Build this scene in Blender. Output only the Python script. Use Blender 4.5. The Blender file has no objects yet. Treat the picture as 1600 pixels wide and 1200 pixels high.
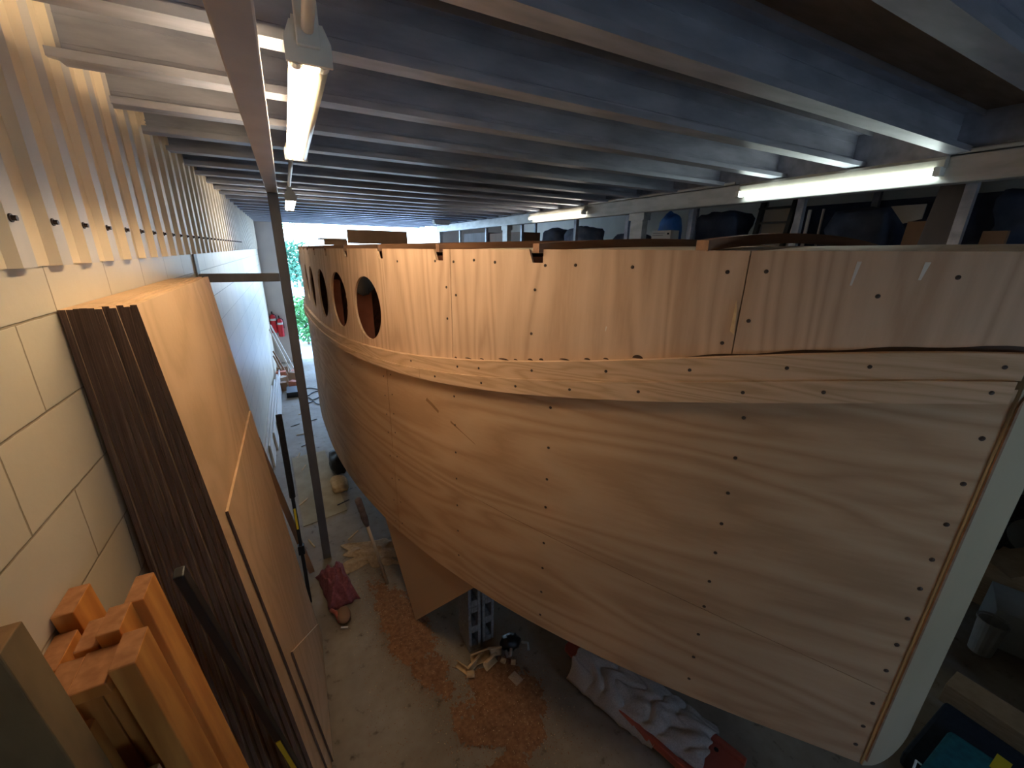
import bpy, bmesh, math, random
from mathutils import Vector, Matrix, noise
R = random.Random(7)
C = bpy.context.scene.collection
H = 2.64                      # eye height above the slab
LX = -0.53                    # face of the left block wall
PI = math.pi

# ------------------------------------------------------------------ materials
def new_mat(name):
    m = bpy.data.materials.new(name); m.use_nodes = True
    nt = m.node_tree; b = nt.nodes['Principled BSDF']
    return m, nt, b
def N(nt, t, **kw):
    n = nt.nodes.new(t)
    for k, v in kw.items():
        if k in n.inputs: n.inputs[k].default_value = v
        else: setattr(n, k, v)
    return n
def L(nt, a, b): nt.links.new(a, b)
def col(c): return (c[0], c[1], c[2], 1)
def coords(nt, scale=(1, 1, 1), kind='Object', loc=(0, 0, 0), rot=(0, 0, 0)):
    tc = N(nt, 'ShaderNodeTexCoord'); mp = N(nt, 'ShaderNodeMapping')
    mp.inputs['Scale'].default_value = scale; mp.inputs['Location'].default_value = loc
    mp.inputs['Rotation'].default_value = rot
    L(nt, tc.outputs[kind], mp.inputs['Vector']); return mp.outputs['Vector']
def ramp(nt, fac, stops):
    r = N(nt, 'ShaderNodeValToRGB'); e = r.color_ramp.elements
    while len(e) < len(stops): e.new(.5)
    for i, (p, c) in enumerate(stops): e[i].position = p; e[i].color = col(c)
    L(nt, fac, r.inputs['Fac']); return r.outputs['Color']
def bump(nt, b, h, strength=.2, dist=.01):
    n = N(nt, 'ShaderNodeBump'); n.inputs['Strength'].default_value = strength; n.inputs['Distance'].default_value = dist
    L(nt, h, n.inputs['Height']); L(nt, n.outputs['Normal'], b.inputs['Normal'])
def noisy(name, c1, c2, scale=8, rough=.7, metal=0, stretch=(1, 1, 1), bmp=.1, detail=4, kind='Object', dist=.004, lo=.35, hi=.65):
    m, nt, b = new_mat(name)
    n = N(nt, 'ShaderNodeTexNoise'); n.inputs['Scale'].default_value = scale; n.inputs['Detail'].default_value = detail
    L(nt, coords(nt, stretch, kind), n.inputs['Vector'])
    L(nt, ramp(nt, n.outputs['Fac'], [(lo, c1), (hi, c2)]), b.inputs['Base Color'])
    b.inputs['Roughness'].default_value = rough; b.inputs['Metallic'].default_value = metal
    if bmp: bump(nt, b, n.outputs['Fac'], bmp, dist)
    return m
def plain(name, c, rough=.6, metal=0):
    return noisy(name, c, tuple(min(1, x*1.12) for x in c), 12, rough, metal, bmp=.03)
def ply(name, c1, c2, c3, along=(1, 6), kind='UV', scale=1.0, rough=.62, sp=.25):
    """rotary-cut veneer: stretched, strongly distorted bands plus fine pores"""
    m, nt, b = new_mat(name)
    v = coords(nt, (along[0]*scale, along[1]*scale, 1), kind)
    n1 = N(nt, 'ShaderNodeTexNoise'); n1.inputs['Scale'].default_value = .9; n1.inputs['Detail'].default_value = 2
    n1.inputs['Distortion'].default_value = .6
    L(nt, v, n1.inputs['Vector'])
    mul = N(nt, 'ShaderNodeMath', operation='MULTIPLY'); mul.inputs[1].default_value = 24.0
    L(nt, n1.outputs['Fac'], mul.inputs[0])
    fr = N(nt, 'ShaderNodeMath', operation='PINGPONG'); fr.inputs[1].default_value = 1.0
    L(nt, mul.outputs[0], fr.inputs[0])
    n2 = N(nt, 'ShaderNodeTexNoise'); n2.inputs['Scale'].default_value = 22; n2.inputs['Detail'].default_value = 6
    L(nt, v, n2.inputs['Vector'])
    n3 = N(nt, 'ShaderNodeTexNoise'); n3.inputs['Scale'].default_value = 1.3; n3.inputs['Detail'].default_value = 3
    L(nt, coords(nt, (1, 1, 1), kind), n3.inputs['Vector'])
    mx = N(nt, 'ShaderNodeMix', data_type='FLOAT'); mx.inputs[0].default_value = .45
    L(nt, fr.outputs[0], mx.inputs[2]); L(nt, n2.outputs['Fac'], mx.inputs[3])
    cr = ramp(nt, mx.outputs[0], [(.25, c1), (.5, c2), (.75, c3)])
    mc = N(nt, 'ShaderNodeMix', data_type='RGBA', blend_type='MULTIPLY'); mc.inputs[0].default_value = sp
    L(nt, cr, mc.inputs[6]); L(nt, ramp(nt, n3.outputs['Fac'], [(.3, (.62, .6, .6)), (.7, (1.15, 1.12, 1.1))]), mc.inputs[7])
    L(nt, mc.outputs[2], b.inputs['Base Color']); b.inputs['Roughness'].default_value = rough
    b.inputs['Specular IOR Level'].default_value = .35
    bump(nt, b, n2.outputs['Fac'], .08, .002)
    return m
def emit(name, c, s):
    m, nt, b = new_mat(name)
    b.inputs['Base Color'].default_value = col(c); b.inputs['Emission Color'].default_value = col(c)
    b.inputs['Emission Strength'].default_value = s; return m

M = {}
M['hull_low'] = ply('hull_ply_low', (.46, .295, .175), (.54, .36, .225), (.58, .405, .26), (.4, 2.6), sp=.45)
M['hull_top'] = ply('hull_ply_top', (.51, .345, .235), (.60, .42, .295), (.65, .465, .335), (3.2, .35))
M['strake'] = ply('strake_ply', (.52, .345, .21), (.62, .425, .275), (.66, .46, .31), (.8, 10))
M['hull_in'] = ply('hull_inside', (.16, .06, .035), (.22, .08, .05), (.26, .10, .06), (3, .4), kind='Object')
M['stem'] = noisy('stem_board', (.38, .315, .21), (.46, .385, .265), 3, .6, stretch=(1, 1, .4), bmp=.04)
M['deck'] = ply('deck_ply', (.72, .63, .50), (.78, .69, .56), (.82, .73, .60), (1, 4), kind='Object')
M['beam_wood'] = noisy('beam_wood', (.20, .10, .055), (.30, .155, .085), 6, .6, stretch=(.6, 6, 6), bmp=.1)
M['screw'] = noisy('screw_metal', (.05, .035, .03), (.12, .09, .08), 80, .45, .7, bmp=0)
M['filler'] = plain('dark_filler', (.05, .025, .015), .7)
M['stain'] = plain('brown_stain', (.24, .13, .06), .7)
M['ply_face'] = ply('sheet_face', (.60, .40, .225), (.66, .445, .26), (.69, .47, .28), (.5, 1.6), kind='Object', sp=.35)
M['ply_edge'] = None
def edge_mat():
    m, nt, b = new_mat('ply_edge')
    v = coords(nt, (160, .4, .25)); w = N(nt, 'ShaderNodeTexNoise'); w.inputs['Scale'].default_value = 3; w.inputs['Detail'].default_value = 6
    L(nt, v, w.inputs['Vector'])
    n = N(nt, 'ShaderNodeTexNoise'); n.inputs['Scale'].default_value = 5; n.inputs['Detail'].default_value = 5
    L(nt, coords(nt, (1, 1, .25)), n.inputs['Vector'])
    a = N(nt, 'ShaderNodeMath', operation='ADD'); L(nt, w.outputs['Fac'], a.inputs[0]); L(nt, n.outputs['Fac'], a.inputs[1])
    h = N(nt, 'ShaderNodeMath', operation='MULTIPLY'); h.inputs[1].default_value = .5; L(nt, a.outputs[0], h.inputs[0])
    L(nt, ramp(nt, h.outputs[0], [(.36, (.06, .032, .022)), (.52, (.155, .09, .06)), (.66, (.28, .18, .125))]), b.inputs['Base Color'])
    b.inputs['Roughness'].default_value = .75; bump(nt, b, w.outputs['Fac'], .5, .004); return m
M['ply_edge'] = edge_mat()
M['ply_edge_pale'] = noisy('ply_edge_pale', (.50, .33, .15), (.64, .45, .24), 60, .7, stretch=(4, 1, .1), bmp=.1)
M['orange_wood'] = noisy('orange_timber', (.56, .21, .045), (.76, .34, .085), 7, .55, stretch=(4, 4, .35), bmp=.08, detail=6)
M['orange_end'] = noisy('orange_end_grain', (.31, .125, .045), (.44, .20, .08), 40, .75, bmp=.15)
M['brown_slab'] = noisy('brown_slab', (.19, .125, .06), (.27, .18, .085), 14, .8, stretch=(1, 1, .4), bmp=.15, detail=8)
M['slab_end'] = noisy('slab_end', (.16, .085, .035), (.24, .135, .06), 20, .8, bmp=.15)
M['galv'] = noisy('galvanised_steel', (.31, .33, .40), (.46, .48, .56), 16, .42, .35, stretch=(.25, 1, 1), bmp=.06, detail=7)
M['galv2'] = noisy('galvanised_tube', (.42, .42, .42), (.55, .55, .55), 20, .45, .55, stretch=(1, .3, 1), bmp=.04, detail=7)
M['dark_steel'] = noisy('grey_post_paint', (.13, .12, .125), (.19, .18, .18), 10, .5, .35, stretch=(1, 1, .3), bmp=.03)
M['rail'] = noisy('grey_rail_paint', (.42, .385, .385), (.49, .45, .45), 5, .5, .2, bmp=.03)
M['white_metal'] = plain('white_enamel', (.80, .80, .76), .4)
M['strip_body'] = plain('strip_housing', (.45, .42, .36), .5)
M['conduit'] = plain('conduit_pvc', (.62, .60, .58), .45)
M['cladding'] = noisy('cream_cladding', (.72, .60, .44), (.80, .68, .50), 5, .5, stretch=(1, 1, .4), bmp=.02)
M['cladding_grey'] = noisy('grey_rib_tops', (.50, .47, .44), (.58, .54, .50), 5, .5, stretch=(1, 1, .4), bmp=.02)
M['cream'] = noisy('cream_paint', (.66, .62, .55), (.74, .70, .62), 3, .7, bmp=.03)
M['pink_wall'] = noisy('far_wall_paint', (.60, .54, .52), (.66, .60, .57), 3, .7, bmp=.03)
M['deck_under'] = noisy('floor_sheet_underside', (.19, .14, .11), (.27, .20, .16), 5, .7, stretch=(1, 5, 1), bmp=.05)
M['black'] = plain('black_plastic', (.012, .012, .014), .45)
M['blackcloth'] = noisy('black_fabric', (.008, .008, .01), (.018, .018, .02), 60, .9, bmp=.3)
M['yellow'] = plain('yellow_label', (.75, .55, .03), .5)
M['red'] = plain('red_plastic', (.42, .095, .06), .45)
M['ext_red'] = plain('extinguisher_red', (.62, .02, .03), .3)
M['towel'] = noisy('grey_towel', (.42, .385, .34), (.52, .475, .43), 130, .95, bmp=.5, dist=.003)
M['maroon'] = noisy('maroon_rag', (.20, .055, .07), (.30, .09, .105), 50, .95, bmp=.4)
M['tan_cloth'] = noisy('tan_cloth', (.40, .27, .15), (.52, .36, .21), 40, .95, bmp=.4)
M['pale_shaving'] = noisy('pale_shavings', (.62, .42, .22), (.74, .54, .30), 30, .8, bmp=.2)
M['cardboard'] = noisy('cardboard', (.34, .21, .10), (.42, .27, .14), 12, .85, stretch=(1, 1, 6), bmp=.08)
M['sheet_floor'] = noisy('dusty_board', (.36, .29, .18), (.46, .38, .25), 5, .85, bmp=.1)
M['blockgrey'] = noisy('concrete_block', (.22, .22, .215), (.32, .32, .31), 60, .95, bmp=.4)
M['pole_wood'] = noisy('pole_wood', (.45, .33, .22), (.58, .44, .31), 12, .65, stretch=(8, 8, .5), bmp=.05)
M['grip'] = noisy('grey_grip', (.12, .08, .07), (.18, .13, .12), 20, .7, bmp=.1)
M['teal'] = noisy('teal_fabric', (.01, .10, .12), (.015, .15, .18), 30, .8, bmp=.3)
M['navy'] = noisy('navy_fabric', (.006, .012, .02), (.012, .02, .032), 30, .8, bmp=.3)
M['blue'] = noisy('blue_bag', (.03, .16, .55), (.07, .24, .68), 9, .45, bmp=.4, dist=.02)
M['bluegrey'] = noisy('denim_bag', (.12, .17, .28), (.19, .25, .38), 9, .8, bmp=.4, dist=.02)
M['darkblue'] = noisy('dark_cover', (.035, .05, .10), (.08, .105, .18), 6, .7, bmp=.4, dist=.02)
M['brown_board'] = noisy('brown_board', (.24, .13, .07), (.33, .18, .10), 5, .7, stretch=(1, 1, .3), bmp=.05)
M['grey_board'] = noisy('grey_board', (.33, .30, .27), (.41, .37, .34), 5, .7, bmp=.05)
M['dark_board'] = noisy('dark_board', (.16, .14, .14), (.24, .21, .21), 5, .7, stretch=(1, 1, .3), bmp=.05)
M['white_board'] = noisy('white_board', (.66, .62, .58), (.76, .72, .68), 8, .6, stretch=(1, .2, 1), bmp=.04)
M['frost'] = plain('cloudy_plastic', (.42, .43, .40), .35)
M['rubber'] = None
def rubber():
    m, nt, b = new_mat('pebbled_rubber'); b.inputs['Base Color'].default_value = (.03, .026, .022, 1); b.inputs['Roughness'].default_value = .55
    v = N(nt, 'ShaderNodeTexVoronoi'); v.inputs['Scale'].default_value = 22; L(nt, coords(nt), v.inputs['Vector'])
    bump(nt, b, v.outputs['Distance'], 1, .03); return m
M['rubber'] = rubber()
M['leaf'] = noisy('leaf_green', (.06, .22, .07), (.16, .42, .12), 4, .6, bmp=0)
M['leaf2'] = noisy('leaf_blue_green', (.05, .17, .10), (.14, .34, .20), 4, .6, bmp=0)
M['bark'] = noisy('bark', (.12, .08, .05), (.2, .14, .09), 20, .9, bmp=.4)
M['picket'] = plain('white_picket', (.75, .75, .75), .6)
M['cable'] = plain('dark_cable', (.02, .025, .04), .5)
M['redbrick'] = noisy('terracotta', (.50, .16, .09), (.62, .22, .13), 9, .7, bmp=.2)
M['clear'] = plain('translucent_wrap', (.22, .24, .28), .15)
# warm and cool tubes
M['tube_warm'] = emit('tube_warm', (1.0, .77, .50), 50)
M['tube_cool'] = emit('tube_cool', (.86, 1.0, .92), 10)
M['tube_mid'] = emit('tube_mid', (1.0, .93, .78), 12)
M['tube_off'] = plain('unlit_tube', (.55, .50, .40), .3)

def block_wall(name='painted_blockwork'):
    m, nt, b = new_mat(name)
    tc = N(nt, 'ShaderNodeTexCoord'); sx = N(nt, 'ShaderNodeSeparateXYZ'); L(nt, tc.outputs['Object'], sx.inputs[0])
    ax = N(nt, 'ShaderNodeMath', operation='ADD'); ax.inputs[1].default_value = -1.243 + .195 + 3.9
    az = N(nt, 'ShaderNodeMath', operation='ADD'); az.inputs[1].default_value = -(H-.177) + 2.6
    L(nt, sx.outputs['Y'], ax.inputs[0]); L(nt, sx.outputs['Z'], az.inputs[0])
    nz = N(nt, 'ShaderNodeTexNoise'); nz.inputs['Scale'].default_value = 26; nz.inputs['Detail'].default_value = 5
    L(nt, tc.outputs['Object'], nz.inputs['Vector'])
    cx = N(nt, 'ShaderNodeCombineXYZ'); L(nt, ax.outputs[0], cx.inputs[0]); L(nt, az.outputs[0], cx.inputs[1])
    wob = N(nt, 'ShaderNodeMix', data_type='VECTOR'); wob.inputs[0].default_value = .004
    L(nt, cx.outputs[0], wob.inputs[4]); L(nt, nz.outputs['Color'], wob.inputs[5])
    br = N(nt, 'ShaderNodeTexBrick'); br.offset = .5; br.offset_frequency = 2
    br.inputs['Scale'].default_value = 1; br.inputs['Brick Width'].default_value = .39; br.inputs['Row Height'].default_value = .2
    br.inputs['Mortar Size'].default_value = .0035; br.inputs['Mortar Smooth'].default_value = .6
    br.inputs['Color1'].default_value = (.68, .60, .46, 1); br.inputs['Color2'].default_value = (.71, .62, .47, 1)
    br.inputs['Mortar'].default_value = (.38, .30, .19, 1)
    L(nt, wob.outputs[1], br.inputs['Vector'])
    n2 = N(nt, 'ShaderNodeTexNoise'); n2.inputs['Scale'].default_value = 1.7; n2.inputs['Detail'].default_value = 6
    L(nt, tc.outputs['Object'], n2.inputs['Vector'])
    n3 = N(nt, 'ShaderNodeTexNoise'); n3.inputs['Scale'].default_value = 9; n3.inputs['Detail'].default_value = 8; n3.inputs['Roughness'].default_value = .75
    L(nt, tc.outputs['Object'], n3.inputs['Vector'])
    mc = N(nt, 'ShaderNodeMix', data_type='RGBA', blend_type='MULTIPLY'); mc.inputs[0].default_value = 1
    L(nt, br.outputs['Color'], mc.inputs[6]); L(nt, ramp(nt, n2.outputs['Fac'], [(.3, (.86, .85, .84)), (.7, (1, 1, 1))]), mc.inputs[7])
    mc2 = N(nt, 'ShaderNodeMix', data_type='RGBA', blend_type='MULTIPLY'); mc2.inputs[0].default_value = 1
    L(nt, mc.outputs[2], mc2.inputs[6]); L(nt, ramp(nt, n3.outputs['Fac'], [(.24, (.45, .36, .28)), (.30, (1, 1, 1))]), mc2.inputs[7])
    L(nt, mc2.outputs[2], b.inputs['Base Color']); b.inputs['Roughness'].default_value = .42
    inv = N(nt, 'ShaderNodeMath', operation='SUBTRACT'); inv.inputs[0].default_value = 1; L(nt, br.outputs['Fac'], inv.inputs[1])
    ad = N(nt, 'ShaderNodeMath', operation='MULTIPLY_ADD'); ad.inputs[1].default_value = .25
    L(nt, nz.outputs['Fac'], ad.inputs[0]); L(nt, inv.outputs[0], ad.inputs[2])
    bump(nt, b, ad.outputs[0], .5, .008); return m
M['block'] = block_wall()

def concrete():
    m, nt, b = new_mat('dusty_concrete')
    v = coords(nt)
    n1 = N(nt, 'ShaderNodeTexNoise'); n1.inputs['Scale'].default_value = 1.6; n1.inputs['Detail'].default_value = 7
    n2 = N(nt, 'ShaderNodeTexNoise'); n2.inputs['Scale'].default_value = 14; n2.inputs['Detail'].default_value = 8
    L(nt, v, n1.inputs['Vector']); L(nt, v, n2.inputs['Vector'])
    c = ramp(nt, n1.outputs['Fac'], [(.3, (.21, .155, .10)), (.5, (.29, .235, .17)), (.68, (.35, .30, .235))])
    mc = N(nt, 'ShaderNodeMix', data_type='RGBA', blend_type='MULTIPLY'); mc.inputs[0].default_value = 1
    L(nt, c, mc.inputs[6]); L(nt, ramp(nt, n2.outputs['Fac'], [(.27, (.35, .28, .22)), (.38, (.9, .88, .86)), (.7, (1.05, 1.05, 1.05))]), mc.inputs[7])
    L(nt, mc.outputs[2], b.inputs['Base Color']); b.inputs['Roughness'].default_value = .62
    bump(nt, b, n2.outputs['Fac'], .12, .004); return m
M['concrete'] = concrete()
M['sawdust'] = noisy('sawdust', (.19, .088, .04), (.38, .19, .09), 45, .95, bmp=.6, detail=9, dist=.008, lo=.3, hi=.7)
M['outside'] = noisy('outside_paving', (.55, .55, .55), (.65, .65, .65), 3, .8, bmp=.05)

# ------------------------------------------------------------------ mesh builder
class MB:
    def __init__(s): s.v = []; s.f = []; s.m = []; s.uv = None
    def add(s, vs, fs, mi=0):
        o = len(s.v); s.v += [Vector(p) for p in vs]
        for f in fs: s.f.append([o+i for i in f]); s.m.append(mi)
        return s
    def prism(s, poly, vec, mi=0, capmi=None):
        """poly: list of 3D points, extruded by vec"""
        n = len(poly); vec = Vector(vec); a = [Vector(p) for p in poly]; b = [p+vec for p in a]
        cm = mi if capmi is None else capmi
        nrm = Vector((0, 0, 0))
        for i in range(n): nrm += a[i].cross(a[(i+1) % n])
        fl = nrm.dot(vec) > 0
        s.add(a+b, [], 0); o = len(s.v)-2*n
        bot = list(range(n)); top = list(range(n, 2*n))
        sides = [[i, (i+1) % n, n+(i+1) % n, n+i] for i in range(n)]
        if fl: bot = bot[::-1]
        else: top = top[::-1]; sides = [q[::-1] for q in sides]
        for f in (bot, top): s.f.append([o+i for i in f]); s.m.append(cm)
        for f in sides: s.f.append([o+i for i in f]); s.m.append(mi)
        return s
    def box(s, x0, x1, y0, y1, z0, z1, mi=0):
        return s.prism([(x0, y0, z0), (x1, y0, z0), (x1, y1, z0), (x0, y1, z0)], (0, 0, z1-z0), mi)
    def obox(s, c, ax, ay, az, mi=0, capmi=None):
        """oriented box: centre and three half-axis vectors"""
        c, ax, ay, az = map(Vector, (c, ax, ay, az))
        return s.prism([c-ax-ay-az, c+ax-ay-az, c+ax+ay-az, c-ax+ay-az], az*2, mi, capmi)
    def tube(s, pts, r, n=10, mi=0, caps=True):
        pts = [Vector(p) for p in pts]; rs = r if isinstance(r, (list, tuple)) else [r]*len(pts)
        rings = []; up = None
        for i, p in enumerate(pts):
            t = (pts[min(i+1, len(pts)-1)] - pts[max(i-1, 0)]).normalized()
            if up is None:
                up = Vector((0, 0, 1)) if abs(t.z) < .9 else Vector((1, 0, 0))
            a = t.cross(up).normalized(); b = t.cross(a).normalized(); up = -b if False else up
            rings.append([p + a*math.cos(2*PI*k/n)*rs[i] + b*math.sin(2*PI*k/n)*rs[i] for k in range(n)])
        vs = [q for rg in rings for q in rg]; fs = []
        for i in range(len(pts)-1):
            for k in range(n):
                fs.append([i*n+k, (i+1)*n+k, (i+1)*n+(k+1) % n, i*n+(k+1) % n][::-1])
        if caps: fs.append(list(range(n))[::-1]); fs.append([(len(pts)-1)*n+k for k in range(n)])
        return s.add(vs, fs, mi)
    def grid(s, fn, nu, nv, mi=0, closed=False):
        vs = [fn(u/nu, v/nv) for v in range(nv+1) for u in range(nu+1)]
        return s.add(vs, [[v*(nu+1)+u, v*(nu+1)+u+1, (v+1)*(nu+1)+u+1, (v+1)*(nu+1)+u] for v in range(nv) for u in range(nu)], mi)
    def sphere(s, c, r, nu=16, nv=10, mi=0, warp=None):
        c = Vector(c); r = Vector(r) if not isinstance(r, (int, float)) else Vector((r, r, r))
        vs = []
        for j in range(nv+1):
            th = PI*j/nv
            for i in range(nu):
                ph = 2*PI*i/nu; d = Vector((math.sin(th)*math.cos(ph), math.sin(th)*math.sin(ph), math.cos(th)))
                k = warp(d) if warp else 1
                vs.append(c+Vector((d.x*r.x, d.y*r.y, d.z*r.z))*k)
        fs = [[j*nu+i, (j+1)*nu+i, (j+1)*nu+(i+1) % nu, j*nu+(i+1) % nu] for j in range(nv) for i in range(nu)]
        return s.add(vs, fs, mi)

def base_of(mb):
    xs = [v.x for v in mb.v]; ys = [v.y for v in mb.v]; zs = [v.z for v in mb.v]
    return Vector(((min(xs)+max(xs))/2, (min(ys)+max(ys))/2, min(zs)))
def obj(name, mb, mats, parent=None, smooth=False, bevel=0, weld=False, solid=0, loc=None):
    if not isinstance(mats, (list, tuple)): mats = [mats]
    me = bpy.data.meshes.new(name)
    if parent is not None: org = WL[parent.name]
    else: org = Vector((0, 0, 0)) if loc == 'world' else (Vector(loc) if loc else base_of(mb))
    me.from_pydata([tuple(v-org) for v in mb.v], [], mb.f)
    for m in mats: me.materials.append(M[m] if isinstance(m, str) else m)
    for p, mi in zip(me.polygons, mb.m): p.material_index = mi; p.use_smooth = smooth
    if mb.uv:
        uvl = me.uv_layers.new(name='UVMap')
        for lp in me.loops: uvl.data[lp.index].uv = mb.uv[lp.vertex_index]
    if weld or smooth:
        bm = bmesh.new(); bm.from_mesh(me); bmesh.ops.remove_doubles(bm, verts=bm.verts, dist=1e-5)
        bmesh.ops.dissolve_degenerate(bm, edges=bm.edges, dist=1e-6); bm.to_mesh(me); bm.free()
    me.update()
    o = bpy.data.objects.new(name, me); C.objects.link(o)
    if parent is not None: o.parent = parent
    else: o.location = org
    WL[o.name] = org.copy()
    if solid:
        md = o.modifiers.new('thickness', 'SOLIDIFY'); md.thickness = solid; md.offset = -1
    if bevel:
        md = o.modifiers.new('edge', 'BEVEL'); md.width = bevel; md.segments = 2; md.limit_method = 'ANGLE'
    return o
WL = {}
def tag(o, label=None, cat=None, group=None, kind=None):
    if label: o['label'] = label
    if cat: o['category'] = cat
    if group: o['group'] = group
    if kind: o['kind'] = kind
    return o
def thing(name, loc, label, cat, group=None):
    o = bpy.data.objects.new(name, None); C.objects.link(o); o.location = loc; o.empty_display_size = .1
    WL[o.name] = Vector(loc); return tag(o, label, cat, group)
def struct(name, mb, mat, **k):
    o = obj(name, mb, mat, loc='world', **k); o['kind'] = 'structure'; return o
def copy_at(o, loc, **kw):
    c = o.copy(); C.objects.link(c); c.location = loc
    for k, v in kw.items(): c[k] = v
    return c
def copy_tree(o, parent=None):
    c = o.copy(); C.objects.link(c); c.parent = parent
    for ch in o.children: copy_tree(ch, c)
    return c

YF, YB, XR = 10.9, -2.6, 5.7       # far wall, wall behind, right wall
ZC = H + .68                        # underside of the sheet deck above
# ------------------------------------------------------------------ the room
struct('floor', MB().box(-1.0, XR+.2, YB-.1, YF+.15, -.12, 0), 'concrete')
struct('ground_1', MB().box(-9, 14, YF+.15, 32, -.2, -.05), 'outside')
struct('wall_left', MB().box(LX-.19, LX, YB, YF, 0, ZC), 'block')
struct('wall_right', MB().box(XR, XR+.15, YB, YF, 0, ZC), 'cream')
w = MB(); w.box(LX-.19, -.07, YF, YF+.15, 0, ZC); w.box(3.60, XR+.15, YF, YF+.15, 0, ZC); w.box(-.07, 3.6, YF, YF+.15, H+.56, ZC)
struct('wall_front', w, 'pink_wall')
w = MB(); w.box(LX-.19, 1.6, YB-.15, YB, 0, ZC); w.box(2.2, XR+.15, YB-.15, YB, 0, ZC); w.box(1.6, 2.2, YB-.15, YB, 2.25, ZC); w.box(1.6, 2.2, YB-.15, YB, 0, 1.45)  # unseen opening, placed and sized to tune the daylight fill
struct('wall_back', w, 'cream')
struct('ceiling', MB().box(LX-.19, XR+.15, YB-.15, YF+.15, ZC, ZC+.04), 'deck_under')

# galvanised C joists: web on the far side, flanges towards the eye, rolled lips
def joist(y, x0=LX+.004, x1=3.06):
    z0, z1, f, t, lp = H+.50, ZC, .078, .004, .024
    pr = [(0, 0), (f, 0), (f, z1-z0), (0, z1-z0), (0, z1-z0-lp), (t, z1-z0-lp), (t, z1-z0-t), (f-t, z1-z0-t),
          (f-t, t), (t, t), (t, lp), (0, lp)]
    mb = MB().prism([(x0, y+a, z0+b) for a, b in pr], (x1-x0, 0, 0))
    # two shallow swages pressed into the web
    for zz in (.045, .058, .13): mb.box(x0, x1, y+f-t-.003, y+f-t+.001, z0+zz, z0+zz+.004)
    return mb
yy = .50-.445*6; first = None
while yy < YF-.1:
    mb = joist(yy)
    if first is None:
        first = obj('ceiling_joist', mb, 'galv', loc=(1.26, yy, H+.50)); o = first
    else: o = copy_at(first, (1.26, yy, H+.50))
    tag(o, 'galvanised steel C-section joist running across under the ceiling sheets', 'joist', 'row of galvanised ceiling joists')
    yy += .445
# bearer the joists butt into, and the box beam below it
mb = MB().prism([(3.062, YB, H+.50), (3.12, YB, H+.50), (3.12, YB, ZC), (3.062, YB, ZC)], (0, YF-YB-1.4, 0))
tag(obj('steel_bearer', mb, 'galv'), 'deep galvanised bearer that the joist ends butt against above the box beam', 'beam')
bt = thing('box_beam', (3.09, 2.5, 0), 'long galvanised box beam under the joists at the right carried on posts', 'beam')
obj('beam', MB().box(3.05, 3.13, YB, 9.4, H+.365, H+.495), 'galv2', bt, bevel=.006)
for y in (-1.6, 3.12, 5.95, 9.2):
    po_ = obj('post', MB().box(3.055, 3.125, y, y+.16, 0, H+.365), 'galv2', bt, bevel=.005)
    obj('cap_plate', MB().box(3.046, 3.134, y-.02, y+.18, H+.30, H+.365), 'galv2', po_)

# steel frame by the left wall: post, top rail to the eye, stub rail to the wall
PY = 3.38
fr = thing('pipe_frame', (-.025, PY+.03, 0), 'grey steel tube frame with upright post beside the leaning plywood stack', 'frame')
obj('post', MB().box(-.058, .006, PY, PY+.065, 0, H+.405), 'dark_steel', fr, bevel=.004)
obj('top_rail', MB().box(-.060, .007, -1.2, PY-.002, H+.340, H+.405), 'rail', fr, bevel=.004)
obj('cross_rail', MB().box(LX+.012, -.060, PY+.005, PY+.06, H-.235, H-.18), 'dark_steel', fr, bevel=.003)
obj('wall_plate', MB().box(LX+.001, LX+.010, PY-.02, PY+.08, H-.26, H-.03), 'dark_steel', fr)

# ribbed wall cladding above the blockwork
zc0, zc1 = H-.055, H+.675
cl = thing('wall_cladding', (LX, 4, zc0), 'cream painted ribbed metal cladding fixed along the top of the block wall', 'cladding')
mb = MB(); pitch = .187; prof = []
y = 1.318 - pitch*18
while y < YF-.3:
    prof += [(y-.028, 0), (y-.012, .019), (y+.048, .019), (y+.064, 0)]
    y += pitch
bk = [(LX+.004+d, yy) for yy, d in prof]
vs = [(x, yy, z) for z in (zc0, zc1) for x, yy in bk]; n = len(bk)
mb.add(vs, [[i+1, i, n+i, n+i+1] for i in range(n-1)])
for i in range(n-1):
    if i % 4 == 1 and bk[i][1] < 2.6: mb.m[i] = 1  # rib tops on the nearer stretch take a greyer tone
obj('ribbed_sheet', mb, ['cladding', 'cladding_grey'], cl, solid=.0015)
y = 1.318-pitch*4; k = 0; s0 = None
while k < 34:
    p = Vector((LX+.024, y, H+.048)) - WL[cl.name]
    if s0 is None:
        mb = MB(); q = Vector((LX+.0245, y, H+.048))
        mb.tube([q, q+Vector((.003, 0, 0))], .009, 12); mb.tube([q+Vector((.003, 0, 0)), q+Vector((.011, 0, 0))], .0062, 6)
        s0 = obj('hex_screw', mb, 'screw', cl)
    else:
        c = s0.copy(); C.objects.link(c); c.parent = cl; c.location = (0, (k)*pitch, 0)
    y += pitch; k += 1

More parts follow.
